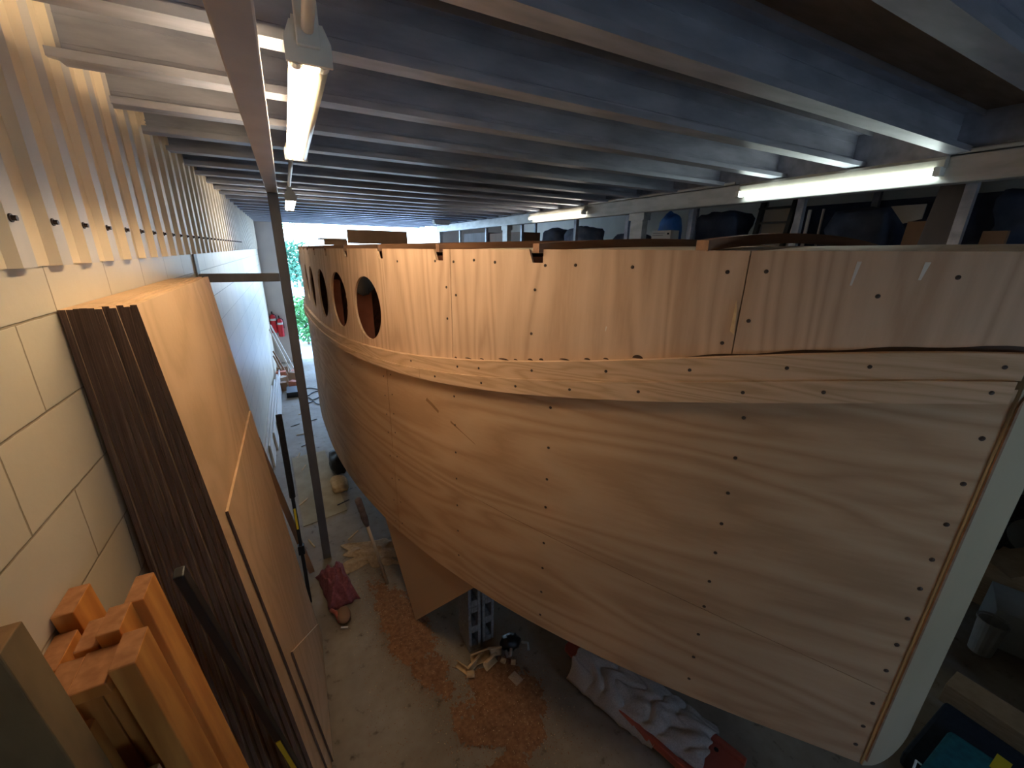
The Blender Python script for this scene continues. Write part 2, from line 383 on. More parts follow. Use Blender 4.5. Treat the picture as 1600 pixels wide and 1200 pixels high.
# ------------------------------------------------------------------ fluorescent lights
def batten(name, x, y0, y1, z, label, tube, lit2=None, cover=True):
    t = thing(name, (x, (y0+y1)/2, z), label, 'light')
    g = MB()
    g.prism([(x-.036, y0, z+.018), (x+.036, y0, z+.018), (x+.024, y0, z+.058), (x-.024, y0, z+.058)], (0, y1-y0, 0))
    hs_ = obj('housing', g, 'strip_body', t)
    for yy in (y0-.010, y1):
        obj('end_plate', MB().prism([(x-.046, yy, z-.012), (x+.046, yy, z-.012), (x+.046, yy, z+.03), (x+.032, yy, z+.062), (x-.032, yy, z+.062), (x-.046, yy, z+.03)], (0, .010, 0)), 'white_metal', hs_)
    for dx, m in ((-.026, tube), (.028, lit2)):
        if m is None: m = 'tube_off'
        obj('tube', MB().tube([(x+dx, y0+.03, z), (x+dx, y1-.03, z)], .0135, 12), m, t, smooth=True)
        for yy in (y0, y1-.03): obj('lamp_holder', MB().tube([(x+dx, yy, z), (x+dx, yy+.03, z)], .0145, 12), 'white_metal', t)
    for yy in (y0+.1, y1-.14): obj('hanger', MB().box(x-.02, x+.02, yy, yy+.04, z+.058, H+.5), 'white_metal', t)
    return t
a = batten('fluorescent_light', .100, 1.14, 2.30, H+.385, 'twin tube batten light overhead nearest the camera with only its left tube lit', 'tube_warm')
obj('end_bracket', MB().box(.078, .124, 1.117, 1.129, H+.40, H+.499), 'white_metal', a, bevel=.003)
batten('fluorescent_light', .100, 4.25, 5.4, H+.385, 'small distant batten light hanging under the joists beyond the grey post', 'tube_mid', 'tube_mid')
b3 = thing('ceiling_light', (2.55, 7.6, H+.44), 'tiny unlit ceiling fitting on the joists above the far end of the boat', 'light')
obj('lamp_body', MB().box(2.4, 2.7, 7.5, 7.62, H+.44, H+.499), 'white_metal', b3)
obj('lens', MB().box(2.42, 2.68, 7.51, 7.61, H+.42, H+.44), 'tube_off', b3)
def strip(y0, y1, tube, label):
    t = thing('strip_light', (3.0, (y0+y1)/2, H+.42), label, 'light', None)
    obj('housing', MB().prism([(3.049, y0, H+.435), (3.005, y0, H+.435), (3.005, y0, H+.475), (3.02, y0, H+.492), (3.049, y0, H+.492)], (0, y1-y0, 0)), 'strip_body', t)
    obj('tube', MB().tube([(3.0, y0+.03, H+.418), (3.0, y1-.02, H+.418)], .0135, 12), tube, t, smooth=True)
    for yy in (y0, y1-.025): obj('lamp_holder', MB().box(2.982, 3.040, yy, yy+.03, H+.400, H+.442), 'white_metal', t, bevel=.003)
    return t
strip(1.02, 2.14, 'tube_cool', 'long bright white strip light on the box beam at the right, the nearer of two')
strip(3.98, 5.2, 'tube_mid', 'shorter looking lit strip light on the box beam further back, the farther of two')
tag(obj('conduit_pipe', MB().tube([(.105, -1.0, H+.487), (.104, .75, H+.485), (.102, .95, H+.46), (.101, 1.116, H+.432)], .0125, 12), 'conduit', smooth=True),
    'pale round conduit running overhead into the near end of the twin tube light', 'pipe')
tag(obj('conduit_pipe', MB().tube([(.100, 2.33, H+.487), (.10, 4.2, H+.487)], .0125, 12), 'conduit', smooth=True),
    'pale conduit linking the near overhead light to the small distant one', 'pipe')
tag(obj('conduit_pipe', MB().tube([(3.04, 2.2, H+.507), (3.04, 3.95, H+.507)], .011, 10), 'conduit', smooth=True),
    'thin pale pipe along the top of the right box beam between the two strip lights', 'pipe')
tag(obj('conduit_pipe', MB().tube([(3.04, -1.2, H+.507), (3.04, .99, H+.507)], .011, 10), 'conduit', smooth=True),
    'thin pale pipe on the right box beam leaving the frame at the picture edge', 'pipe')

# ------------------------------------------------------------------ the boat
TAB = [[0.0, 1.617, 0.261, 0.019, -0.218, -0.286, -0.346, -1.409, -1.76], [0.212, 1.481, 0.42, 0.017, -0.236, -0.311, -0.376, -1.364, -1.754], [0.423, 1.346, 0.582, 0.015, -0.263, -0.341, -0.409, -1.324, -1.751], [0.635, 1.216, 0.75, 0.012, -0.296, -0.375, -0.445, -1.288, -1.751], [0.847, 1.092, 0.922, 0.01, -0.332, -0.41, -0.48, -1.257, -1.751], [1.058, 0.974, 1.099, 0.009, -0.369, -0.445, -0.513, -1.231, -1.751], [1.27, 0.864, 1.28, 0.007, -0.404, -0.477, -0.543, -1.21, -1.752], [1.482, 0.762, 1.466, 0.005, -0.437, -0.507, -0.57, -1.193, -1.753], [1.693, 0.669, 1.656, 0.003, -0.467, -0.534, -0.592, -1.181, -1.754], [1.905, 0.585, 1.85, 0.001, -0.493, -0.557, -0.611, -1.174, -1.756], [2.117, 0.51, 2.047, -0.0, -0.516, -0.577, -0.626, -1.172, -1.759], [2.328, 0.444, 2.248, -0.002, -0.534, -0.593, -0.637, -1.174, -1.764], [2.54, 0.387, 2.451, -0.003, -0.549, -0.605, -0.645, -1.174, -1.77], [2.752, 0.338, 2.657, -0.005, -0.56, -0.616, -0.652, -1.174, -1.779], [2.963, 0.296, 2.864, -0.006, -0.569, -0.624, -0.657, -1.174, -1.791], [3.175, 0.262, 3.073, -0.007, -0.577, -0.63, -0.661, -1.174, -1.807], [3.387, 0.235, 3.283, -0.008, -0.582, -0.636, -0.665, -1.174, -1.826], [3.598, 0.213, 3.494, -0.01, -0.588, -0.642, -0.67, -1.174, -1.848], [3.81, 0.196, 3.706, -0.011, -0.593, -0.648, -0.676, -1.174, -1.873], [4.022, 0.183, 3.917, -0.012, -0.599, -0.654, -0.684, -1.174, -1.902], [4.233, 0.173, 4.129, -0.013, -0.606, -0.662, -0.694, -1.174, -1.932], [4.445, 0.166, 4.34, -0.014, -0.614, -0.67, -0.705, -1.174, -1.963], [4.657, 0.16, 4.552, -0.014, -0.623, -0.679, -0.718, -1.174, -1.993], [4.869, 0.156, 4.763, -0.015, -0.633, -0.689, -0.731, -1.174, -2.02], [5.08, 0.151, 4.974, -0.016, -0.642, -0.698, -0.744, -1.174, -2.042], [5.292, 0.146, 5.186, -0.016, -0.651, -0.706, -0.754, -1.174, -2.056], [5.504, 0.14, 5.398, -0.017, -0.656, -0.712, -0.761, -1.174, -2.058],
       [6.1, .150, 5.99, -.017, -.65, -.705, -.755, -1.174, -2.04], [6.8, .225, 6.68, -.015, -.62, -.675, -.73, -1.174, -2.0], [7.6, .42, 7.45, -.01, -.57, -.625, -.68, -1.15, -1.93], [8.4, .80, 8.15, 0, -.5, -.555, -.61, -1.13, -1.86]]
SL = 8.35
def at(s, k):
    """Catmull-Rom through the station table"""
    if s < 0:
        a, b = at(0, k), at(.05, k); return a+(b-a)*s/.05
    i = 0
    while i < len(TAB)-2 and TAB[i+1][0] < s: i += 1
    s0, s1 = TAB[i][0], TAB[i+1][0]; t = (s-s0)/(s1-s0)
    p1, p2 = TAB[i][k], TAB[i+1][k]
    m1 = (TAB[i+1][k]-TAB[i-1][k])/(TAB[i+1][0]-TAB[i-1][0]) if i > 0 else (p2-p1)/(s1-s0)
    m2 = (TAB[i+2][k]-p1)/(TAB[i+2][0]-s0) if i+2 < len(TAB) else (p2-p1)/(s1-s0)
    m1 *= (s1-s0); m2 *= (s1-s0)
    return (2*t**3-3*t*t+1)*p1+(t**3-2*t*t+t)*m1+(-2*t**3+3*t*t)*p2+(t**3-t*t)*m2
def PS(s, z, off=0):
    x, y = at(s, 1), at(s, 2); e = .03
    tx, ty = at(s+e, 1)-at(s-e, 1), at(s+e, 2)-at(s-e, 2); l = math.hypot(tx, ty)
    nx, ny = -ty/l, tx/l          # outboard (towards -x)
    return Vector((x+nx*off, y+ny*off, H+z))
ZS, ZT, ZM, ZB, ZE, ZK = 3, 4, 5, 6, 7, 8
XC = 1.76
hull = thing('boat_hull', (XC, 4.2, H-1.76), 'large unfinished plywood boat hull with round portholes filling the right side of the workshop', 'boat')

def panel(name, a, b, zbot, ztop, holes, off, mat, thick=.012, extra=()):
    """strip of the hull plan from arc length a to b, as clean quads; round holes split the columns they cross"""
    ss = set(rng(a, b, .07)) | {x for x in extra if a < x < b}
    for hs, hz, hr in holes:
        ss = {x for x in ss if abs(x-hs) > hr*1.001} | {hs-hr*math.cos(PI*k/22) for k in range(23)}
    ss = sorted(ss); ss = [x for i, x in enumerate(ss) if i == 0 or x-ss[i-1] > 2e-4]
    mb = MB(); mb.uv = []; idx = {}
    def V(key, s_, z, o_):
        k = (key, round(s_, 5), round(z, 5))
        if k not in idx: idx[k] = len(mb.v); mb.v.append(PS(s_, z, o_)); mb.uv.append((s_, z))
        return idx[k]
    def Q(f): mb.f.append(f); mb.m.append(0)
    def skin(s0, s1, l0, l1, u0, u1):
        if u0-l0 < 1e-6 and u1-l1 < 1e-6: return
        Q([V('o', s0, l0, off), V('o', s0, u0, off), V('o', s1, u1, off), V('o', s1, l1, off)][::1])
        Q([V('i', s0, l0, off-thick), V('i', s1, l1, off-thick), V('i', s1, u1, off-thick), V('i', s0, u0, off-thick)])
    def rim(key, s0, z0, s1, z1, flip):
        f = [V(key, s0, z0, off), V(key, s1, z1, off), V(key+'i', s1, z1, off-thick), V(key+'i', s0, z0, off-thick)]
        Q(f[::-1] if flip else f)
    for s0, s1 in zip(ss[:-1], ss[1:]):
        l0, l1, u0, u1 = zbot(s0), zbot(s1), ztop(s0), ztop(s1)
        m = (s0+s1)/2; h = next((q for q in holes if abs(m-q[0]) < q[2]), None)
        if h:
            d0 = math.sqrt(max(0, h[2]**2-(s0-h[0])**2)); d1 = math.sqrt(max(0, h[2]**2-(s1-h[0])**2))
            skin(s0, s1, l0, l1, h[1]-d0, h[1]-d1); skin(s0, s1, h[1]+d0, h[1]+d1, u0, u1)
            rim('h', s0, h[1]-d0, s1, h[1]-d1, True); rim('h', s0, h[1]+d0, s1, h[1]+d1, False)
        else: skin(s0, s1, l0, l1, u0, u1)
        rim('b', s0, l0, s1, l1, False); rim('t', s0, u0, s1, u1, True)
    rim('e', a, zbot(a), a, ztop(a), True); rim('f', b, zbot(b), b, ztop(b), False)
    o = obj(name, mb, mat, hull)
    for p in o.data.polygons: p.use_smooth = True
    return o
def rng(a, b, st=.1):
    n = max(1, int(round((b-a)/st))); return [a+(b-a)*i/n for i in range(n+1)]
def beam_s(Y):
    lo, hi = 0, SL
    for _ in range(40):
        m = (lo+hi)/2
        if at(m, 2) < Y: lo = m
        else: hi = m
    return lo
BY = [.89+.465*i for i in range(13)]
NS = [beam_s(y) for y in BY]
ports = [(2.59, -.332), (3.09, -.332), (3.61, -.337), (4.23, -.340), (4.85, -.345)]
joints = [-.16, .668, 1.80, 2.93-.0, 4.55, 5.7, SL]
# no sheet joint may cut a porthole
joints[3] = 3.34
def notched(s_):
    z = at(s_, ZS)
    for ns in NS[1:]:
        if ns-.026 <= s_ <= ns+.036:
            if s_ < ns-.0256: return z
            return z-.048*min(1, max(0, (ns+.036-s_)/.018))
    return z
NX = [x for ns in NS[1:] for x in (ns-.026, ns-.0255, ns+.018, ns+.036)]
for i in range(len(joints)-1):
    a, b = joints[i]+.0015, joints[i+1]-.0015
    panel('topside_panel', a, b, lambda q: at(q, ZT)-.03, notched, [(p_, z_, .18) for p_, z_ in ports if a < p_ < b], 0, 'hull_top', extra=NX)
# lower sheets: an upper and a lower strip with the scarf seam between
lowj = [0.002, 2.40, 4.8, 7.1, SL]
for i in range(len(lowj)-1):
    a, b = lowj[i]+.0026, lowj[i+1]-.0026
    if i == 1: panel('side_panel', a, b, lambda q: at(q, ZK), lambda q: at(q, ZB)+.03, [], 0, 'hull_low')
    else:
        panel('side_panel', a, b, lambda q: at(q, ZE)+.0016, lambda q: at(q, ZB)+.03, [], 0, 'hull_low')
        panel('bilge_panel', a, b, lambda q: at(q, ZK), lambda q: at(q, ZE)-.0016, [], 0, 'hull_low')
# rubbing strake: two laminated battens, slightly different stand-off, with butt joints
zt = lambda s: at(s, ZT); zm = lambda s: at(s, ZM); zb_ = lambda s: at(s, ZB)
for a, b in ((.02, 2.26), (2.263, 4.7), (4.703, SL)): panel('rubbing_strake', a, b, zm, zt, [], .022, 'strake', .022)
for a, b in ((.03, 2.02), (2.023, 4.4), (4.403, SL)): panel('rubbing_strake', a, b, zb_, lambda s: zm(s)-.001, [], .030, 'strake', .030)
# starboard side, bottom and stern: the far side of the same hull
def SP(s, z, off=0):
    p = PS(s, z, off); return Vector((XC+(XC-p.x)*.76, p.y, p.z))
mb = MB(); ss = rng(0, SL, .2)
mb.grid(lambda u, v: SP(u*SL, at(u*SL, ZK)*(1-v)+at(u*SL, ZS)*v), 44, 4)
obj('starboard_side', mb, 'hull_low', hull, smooth=True, solid=.012)
mb = MB(); mb.grid(lambda u, v: PS(v*SL, at(v*SL, ZK)+.002, -.006).lerp(SP(v*SL, at(v*SL, ZK)+.002, -.006), u)-Vector((0, 0, .10*math.sin(PI*u)*0)), 6, 44)
obj('bottom_panel', mb, 'hull_low', hull, smooth=True, solid=.012)
mb = MB(); mb.add([PS(SL, at(SL, ZK)), SP(SL, at(SL, ZK)), SP(SL, at(SL, ZS)), PS(SL, at(SL, ZS))], [[0, 1, 2, 3]])
obj('transom', mb, 'hull_low', hull, solid=.018)
def camber(Y, x, z0):
    s = beam_s(Y); xl, xr = at(s, 1), SP(s, 0).x
    t = (x-xl)/(xr-xl); return z0 + at(s, ZS) + .055*4*t*(1-t)
# cambered deck sheets between the beams
def deckf(s0, s1):
    mb = MB()
    def fn(u, v):
        s = s0+(s1-s0)*v; l = PS(s, at(s, ZS)-.006, -.014); r = SP(s, at(s, ZS)-.006, -.014)
        p = l.lerp(r, u); p.z = H+at(s, ZS)-.004+.026*4*u*(1-u); return p
    mb.grid(fn, 16, 6); return mb
for a, b in ((.0, .66), (.665, 2.0), (3.605, 5.6), (5.605, SL)):
    obj('deck_sheet', deckf(a, b), 'deck', hull, smooth=True, solid=.009)
for Y in BY:
    s = beam_s(Y); near = Y < .9; xl = at(s, 1)+(.012 if near else -.006); xr = SP(s, 0).x+.0; up_ = .010 if near else 0
    mb = MB(); n = 18; sec = []
    for i in range(n+1):
        x = xl+(xr-xl)*i/n; t = i/n; z = H+at(s, ZS)-.012+up_+.035*4*t*(1-t)
        sec.append([(x, Y-.022, z), (x, Y+.022, z), (x, Y+.022, z+.032), (x, Y-.022, z+.032)])
    vs = [p for q in sec for p in q]; fs = [[0, 1, 2, 3], [n*4+3, n*4+2, n*4+1, n*4]]
    for i in range(n):
        for k in range(4): fs.append([i*4+k, (i+1)*4+k, (i+1)*4+(k+1) % 4, i*4+(k+1) % 4])
    mb.add(vs, fs); obj('deck_beam', mb, 'beam_wood', hull)
# stem board: pale plank with a rounded heel
p0 = PS(0, 0, .004); d = Vector((.93, -.366, 0)).normalized(); n_ = Vector((d.y, -d.x, 0))   # n_ points to the eye side
if n_.y > 0: n_ = -n_
Wd = .146
def SB(a, z, o=0): q = Vector((p0.x, p0.y, 0)) + d*a + n_*o; return (q.x, q.y, H+z)
prf = [(0.0, ZT), ]
pts = [(.0, -.222), (.0, -1.765)]
for k in range(9):
    t = k/8*PI/2; pts.append((Wd-.10+.10*math.sin(t), -1.775+.17*(1-math.cos(t))))
pts.append((Wd, -.222))
obj('stem_board', MB().prism([SB(a, z, -.032) for a, z in pts], n_*.034), 'stem', hull, bevel=.004)
obj('stem_edge_strip', MB().prism([SB(-.006, z, -.02) if False else SB(a, z, .0025) for a, z in ((.001, -.36), (.001, -1.73), (.010, -1.74), (.010, -.33))], n_*.004), 'beam_wood', hull)
pb = [(0.0, .0), (.34, .0), (.34, -.222), (0, -.222)]
# fastenings
def screw_mesh():
    p = PS(.6, -.8, .0); e = .002
    mb = MB(); q = Vector((0, 0, 0)); 
    mb.tube([(0, 0, 0), (0, 0, .0012), (0, 0, .0026)], [.0062, .0056, .003], 10)
    mb.tube([(0, 0, -.001), (0, 0, .0006)], .0078, 10)
    return mb
sm = screw_mesh()
me = bpy.data.meshes.new('screw'); me.from_pydata([tuple(v) for v in sm.v], [], sm.f); me.materials.append(M['screw'])
def screw(s, z, off, r=1.0):
    o = bpy.data.objects.new('screw', me); C.objects.link(o); o.parent = hull
    p = PS(s, z, off); nrm = (PS(s, z, off+.1)-p).normalized()
    o.location = p - WL[hull.name]; o.rotation_euler = nrm.to_track_quat('Z', 'Y').to_euler(); o.scale = (r*.82, r*.82, r*.82)
for z in (-.46, -.60, -.735, -.86, -.97, -1.09, -1.20, -1.315, -1.47, -1.585, -1.68): screw(.035, z, 0, 1.15)
for z in (-.50, -.645, -.78, -.905, -1.03, -1.16, -1.28, -1.42, -1.54, -1.66): screw(.60, z, 0)
for z in (-.60, -.78, -.93, -1.07, -1.26, -1.40, -1.54, -1.68): screw(1.27, z, 0)
for z in (-.67, -.82, -.97, -1.12, -1.28, -1.44, -1.60): screw(1.80, z, 0, .9)
for z in (-.68, -.80, -.92, -1.04, -1.20, -1.36, -1.52, -1.68): screw(2.355, z, 0, .8); screw(2.445, z-.03, 0, .8)
for z in (-.75, -1.0, -1.25, -1.5): screw(2.95, z, 0, .7); screw(3.4, z, 0, .7)
for s, z in ((.20, -.045), (.62, -.045), (.72, -.05), (.64, -.19), (.70, -.265), (.03, -.12), (.35, -.10), (1.0, -.045), (1.2, -.045), (1.32, -.05), (1.36, -.14),
             (1.37, -.31), (1.55, -.045), (1.66, -.04), (1.78, -.05), (1.83, -.16), (1.77, -.19), (1.83, -.3), (1.9, -.05), (2.2, -.06)): screw(s, z, 0, .95)
for s in (.06, .33, .52, .78, 1.05, 1.35, 1.62, 1.75, 2.1): screw(s, (at(s, ZT)+at(s, ZM))/2, .022, .9)
for s in (.07, .42, .62, .93, 1.18, 1.42, 1.6, 1.9): screw(s, (at(s, ZM)+at(s, ZB))/2, .030, .9)
# dark gap and filler blobs along the top of the strake
for s, w_, h_ in ((.95, .018, .012), (1.06, .010, .006), (1.13, .012, .007), (1.22, .022, .006), (1.32, .010, .008), (1.37, .012, .007), (1.44, .010, .005), (1.5, .028, .007), (1.62, .012, .005), (1.7, .02, .005), (1.78, .008, .006)):
    z = at(s, ZT)+.002
    pl = [PS(s+w_*math.cos(t), z+h_*max(0, math.sin(t)), .0015) for t in [PI*k/10 for k in range(11)]]
    obj('filler_spot', MB().add(pl, [list(range(11))]), 'filler', hull)
mb = MB(); mb.grid(lambda u, v: PS(.02+u*.78, at(.02+u*.78, ZT)+(.003+.011*(1-u)+.003*math.sin(u*23))*v, .0012), 20, 1)
obj('dark_seam', mb, 'filler', hull)
mb = MB(); mb.add([PS(.685, -.225, .003), PS(.672, -.235, .003), PS(.676, -.16, .003), PS(.683, -.13, .003)], [[0, 1, 2, 3]])
obj('splintered_edge', mb, 'pale_shaving', hull, solid=.003)
for a_, w_, z0_, z1_ in ((.405, .010, -.012, -.075), (.262, .012, -.010, -.055), (1.06, .004, -.245, -.262)):
    o_ = .0012 if z0_ > -.2 else .0232
    obj('white_scuff', MB().add([PS(a_, z0_, o_), PS(a_+w_, z0_, o_), PS(a_+w_*1.3, z1_, o_), PS(a_+w_*.8, z1_, o_)], [[0, 1, 2, 3]]), 'white_board', hull)
for pts_ in (((2.02, -.745), (1.97, -.765), (1.92, -.790), (1.915, -.775), (1.97, -.745), (2.01, -.728)), ((1.83, -.815), (1.74, -.850), (1.66, -.885), (1.67, -.877), (1.76, -.837), (1.83, -.803))):
    obj('brown_stain', MB().add([PS(a_, z_, .0012) for a_, z_ in pts_], [list(range(6))]), 'stain', hull)
# inside, seen through the portholes: red-brown bulkhead and lining
mb = MB().box(.36, .51, 3.12, 3.30, H-1.0, H-.24)
for z in range(9):
    mb.box(.355, .36, 3.12, 3.30, H-.95+z*.085, H-.93+z*.085)
obj('inner_locker', mb, 'redbrick', hull, bevel=.01)
obj('inner_locker', MB().box(.285, .375, 3.78, 3.95, H-1.0, H-.26), 'redbrick', hull, bevel=.01)
obj('inner_wrap', MB().sphere((.455, 3.10, H-.235), (.075, .08, .085), 18, 12, warp=lambda q: 1+.3*noise.noise(q*2.5)), 'clear', hull, smooth=True)
for y in (2.05, 5.9):
    s = beam_s(y); obj('bulkhead', MB().box(at(s, 1)+.02, SP(s, 0).x-.02, y, y+.015, H+at(s, ZK)+.02, H-.03), 'hull_in', hull)
# bilge keel: plywood fin dropping from the chine to the floor
A = Vector((.500, 2.385, .006)); B = Vector((.690, 1.66, H-1.762)); Cc = Vector((.372, 2.55, H-1.772)); D = Vector((.50, 3.4, .10)); E_ = Vector((.30, 3.0, H-1.80))
nf = (B-A).cross(Cc-A).normalized()
if nf.x > 0: nf = -nf
obj('bilge_keel', MB().prism([A, B, Cc], nf*-.018), 'hull_low', hull)

# ------------------------------------------------------------------ things lying on the boat
def boxthing(name, x0, x1, y0, y1, z0, z1, mat, label, cat, group=None, bevel=.003, rot=0):
    mb = MB(); c = Vector(((x0+x1)/2, (y0+y1)/2, (z0+z1)/2)); cs, sn = math.cos(rot), math.sin(rot)
    mb.obox(c, (cs*(x1-x0)/2, sn*(x1-x0)/2, 0), (-sn*(y1-y0)/2, cs*(y1-y0)/2, 0), (0, 0, (z1-z0)/2))
    return tag(obj(name, mb, mat, bevel=bevel), label, cat, group)
boxthing('loose_board', .74, 1.52, 5.98, 6.02, H+.056, H+.225, 'brown_board', 'dark board standing on edge at the far end of the boat deck', 'board', rot=.02)
boxthing('timber_offcut', .46, .74, 6.05, 6.12, H+.03, H+.095, 'brown_board', 'brown timber block lying on the far left of the boat deck', 'timber')
boxthing('timber_offcut', .40, .72, 6.0, 6.2, H+.095, H+.112, 'pole_wood', 'thin pale board resting on the brown block at the far end of the deck', 'timber', rot=.12)

# ------------------------------------------------------------------ leaning plywood stack
NP = 11
Y0, Y1 = 1.445, 2.665
def sheet(i):
    t = i/(NP-1); th = .0145
    xt = LX+.008 + t*(.371-.53+.53+ -.371+.0) if False else (LX+.004)*(1-t) + (-.371-th)*t
    xb = (LX+.055)*(1-t) + (-.152-th)*t
    dy = (R.random()-.5)*.012 if i < NP-1 else 0
    zt_ = H-.159+(R.random()-.5)*.008
    y0 = Y0 + dy 
    P = [(xt, y0, zt_), (xt+th, y0, zt_), (xb+th, y0, .002), (xb, y0, .002)]
    mb = MB().prism(P, (0, Y1-Y0, 0), 0, 1)
    return mb
for i in range(NP):
    lab = ('light tan face sheet of the leaning plywood stack, outermost toward the aisle' if i == NP-1 else
           'plywood sheet against the block wall, hindmost of the leaning stack' if i == 0 else
           'brown edged plywood sheet inside the stack leaning on the block wall')
    tag(obj('plywood_sheet', sheet(i), ['ply_face', 'ply_edge']), lab, 'plywood', 'plywood sheets leaning on the block wall')
# offcuts resting on the face sheet
def facep(y, z, off):
    b = (-.371+.152)/(H-.159); return Vector((-.371-b*(-(H-.159)+z)*1 if False else -.152+(-.371+.152)*z/(H-.159)+off, y, z))
def offcut(pts, off, th, label):
    P = [facep(y, z, off) for y, z in pts]; n = Vector((1, 0, .09)).normalized()
    mb = MB().prism(P, n*th, 1); 
    for i in (0, 1, 2): mb.m[i] = 0
    return tag(obj('plywood_offcut', mb, ['ply_face', 'ply_edge']), label, 'plywood')
offcut([(1.535, H-.885), (2.62, H-.90), (2.62, .003), (1.62, .003)], .002, .009, 'large plywood offcut leaning on the front of the stack with a dark near edge')
offcut([(1.675, .89), (2.58, .105), (2.58, .003), (1.72, .003)], .013, .009, 'smaller triangular plywood offcut at the foot of the stack, in front of the large one')

# ------------------------------------------------------------------ orange timbers and slab, bottom left
def timber(x0, x1, y0, y1, zt, name='timber_length', mats=('orange_wood', 'orange_end'), lean=.095, rebate=None, label='', group='orange timber lengths leaning in the corner', cat='timber', zb=.003):
    zt = H+zt; dx = lean*(zt-zb)
    T = [Vector((x0, y0, zt)), Vector((x1, y0, zt)), Vector((x1, y1, zt)), Vector((x0, y1, zt))]
    mb = MB()
    if rebate:
        dz, dy = rebate
        k = dz/(zt-zb)
        mb.prism(T, (dx*k, 0, -dz), 0, 1)
        o = Vector((dx*k, 0, -dz-.0001))
        T2 = [p+o for p in T]; T2[0].y += dy; T2[1].y += dy
        mb.prism(T2, (dx*(1-k), 0, -(zt-zb)+dz), 0, 1)
    else: mb.prism(T, (dx, 0, -(zt-zb)), 0, 1)
    return tag(obj(name, mb, list(mats), bevel=.0025), label, cat, group)
timber(-.410, -.376, .995, 1.085, -.74, label='tallest orange plank of the corner timbers, standing nearest the plywood stack')
timber(-.390, -.350, .822, .912, -.745, label='orange plank with long lit side in front of the tallest corner plank')
timber(-.528, -.492, 1.010, 1.100, -.735, label='orange timber touching the block wall at the back of the corner bundle')
timber(-.431, -.394, .914, .992, -.735, label='orange timber in the middle of the bundle with a raised end')
timber(-.470, -.432, .916, 1.000, -.760, label='orange timber between the raised middle one and the wall side ones')
timber(-.528, -.492, .905, 1.005, -.775, label='lower orange timber in front of the one touching the wall')
timber(-.489, -.451, .818, .912, -.770, rebate=(.028, .072), label='rebated orange timber at the front left of the bundle beside the brown slab')
timber(-.449, -.393, .818, .912, -.765, rebate=(.028, .072), label='rebated orange timber at the front of the bundle with a dark notch below its end')
timber(-.478, -.440, .800, .850, -.865, label='short reddish timber standing below the notched ends behind the brown slab', mats=('orange_wood', 'orange_end'))
timber(-.5295, -.432, .712, .775, -.553, name='brown_slab', mats=('brown_slab', 'slab_end'), lean=.075, label='thick dull brown slab of timber leaning at the bottom left corner of the view', group=None)
timber(-.425, -.362, .800, .812, -1.0, name='plywood_strip', mats=('ply_face', 'ply_edge_pale'), lean=.10, label='small pale plywood strip with layered edge low beside the orange timbers', group=None, cat='plywood')

# black clamps with yellow labels
def clamp(p_top, p_bot, w, label, grip=True, q0=.5):
    p_top, p_bot = Vector(p_top), Vector(p_bot); t = thing('bar_clamp', p_bot, label, 'clamp')
    dr = (p_bot-p_top); Ln = dr.length; u = dr.normalized(); a = Vector((0, 1, 0)); a = (a-u*a.dot(u)).normalized(); b = u.cross(a)
    br_ = obj('bar', MB().obox((p_top+p_bot)/2+u*0, a*w, b*w*.7, u*(Ln/2)), 'black', t, bevel=.003)
    if grip: obj('grip', MB().tube([p_top, p_top+u*Ln*.42], w*1.2, 12), 'blackcloth', t, smooth=False)
    q = p_top+u*Ln*q0
    obj('label_strip', MB().obox(q+u*Ln*.03-a*(w+.0015), a*.002, b*w*.42, u*Ln*.055), 'yellow', br_)
    obj('jaw', MB().obox(q+u*Ln*.2, a*w*1.6, b*w*1.3, u*.035), 'black', t, bevel=.004)
    return t
clamp((-.195, 3.15, H-1.14), (-.185, 2.92, .01), .017, 'black bar clamp with yellow strip standing upright beyond the plywood stack')
clamp((-.276, .90, H-.63), (-.118, 1.33, .02), .014, 'black bar clamp with yellow strip leaning in the dark gap before the plywood edges', False, .42)
tag(obj('timber_strip', MB().obox((-.27, 3.43-.1, .63), Vector((.115, -.1, -.6)), (0, .012, 0.0), (.02, 0, .004)), 'brown_board'),
    'thin brown strip of timber leaning behind the black clamp by the wall', 'timber')

# ------------------------------------------------------------------ cloths
def cloth(name, cx, cy, z, lx, ly, h, mat, label, cat, seed=0, rot=0, fold=(9, 3), n=44, amp=.03, ragged=.12):
    mb = MB(); cs, sn = math.cos(rot), math.sin(rot)
    def fn(u, v):
        a, b = u*2-1, v*2-1
        rr = 1+ragged*noise.noise(Vector((a*2.1+seed, b*2.1, seed)))*2
        x, y = a*lx*rr, b*ly*rr
        e = max(0, 1-max(abs(a), abs(b))**4)
        q = noise.noise(Vector((a*1.6+seed*3, b*1.6, 1.7)))
        f = math.sin(a*fold[0]+q*6+b*fold[1])*.5+.5
        f2 = noise.noise(Vector((a*3.3+seed, b*3.3, 5)))*.5+.5
        zz = z+.004+e*(h*(.55+.45*f2))+amp*f*(.3+.7*e)*f2
        return Vector((cx+x*cs-y*sn, cy+x*sn+y*cs, zz))
    mb.grid(fn, n, n)
    o = tag(obj(name, mb, mat, smooth=True, solid=.003), label, cat); return o
cloth('rag', .015, 2.98, 0, .105, .22, .17, 'maroon', 'crumpled maroon rag heaped at the foot of the plywood beside the post', 'cloth', 3, .2, (7, 5), amp=.05)
cloth('drop_cloth', .35, 3.25, 0, .24, .17, .012, 'tan_cloth', 'flat crumpled tan cloth on the floor beside the grey post', 'cloth', 8, -.3, (8, 5), amp=.03, ragged=.3)
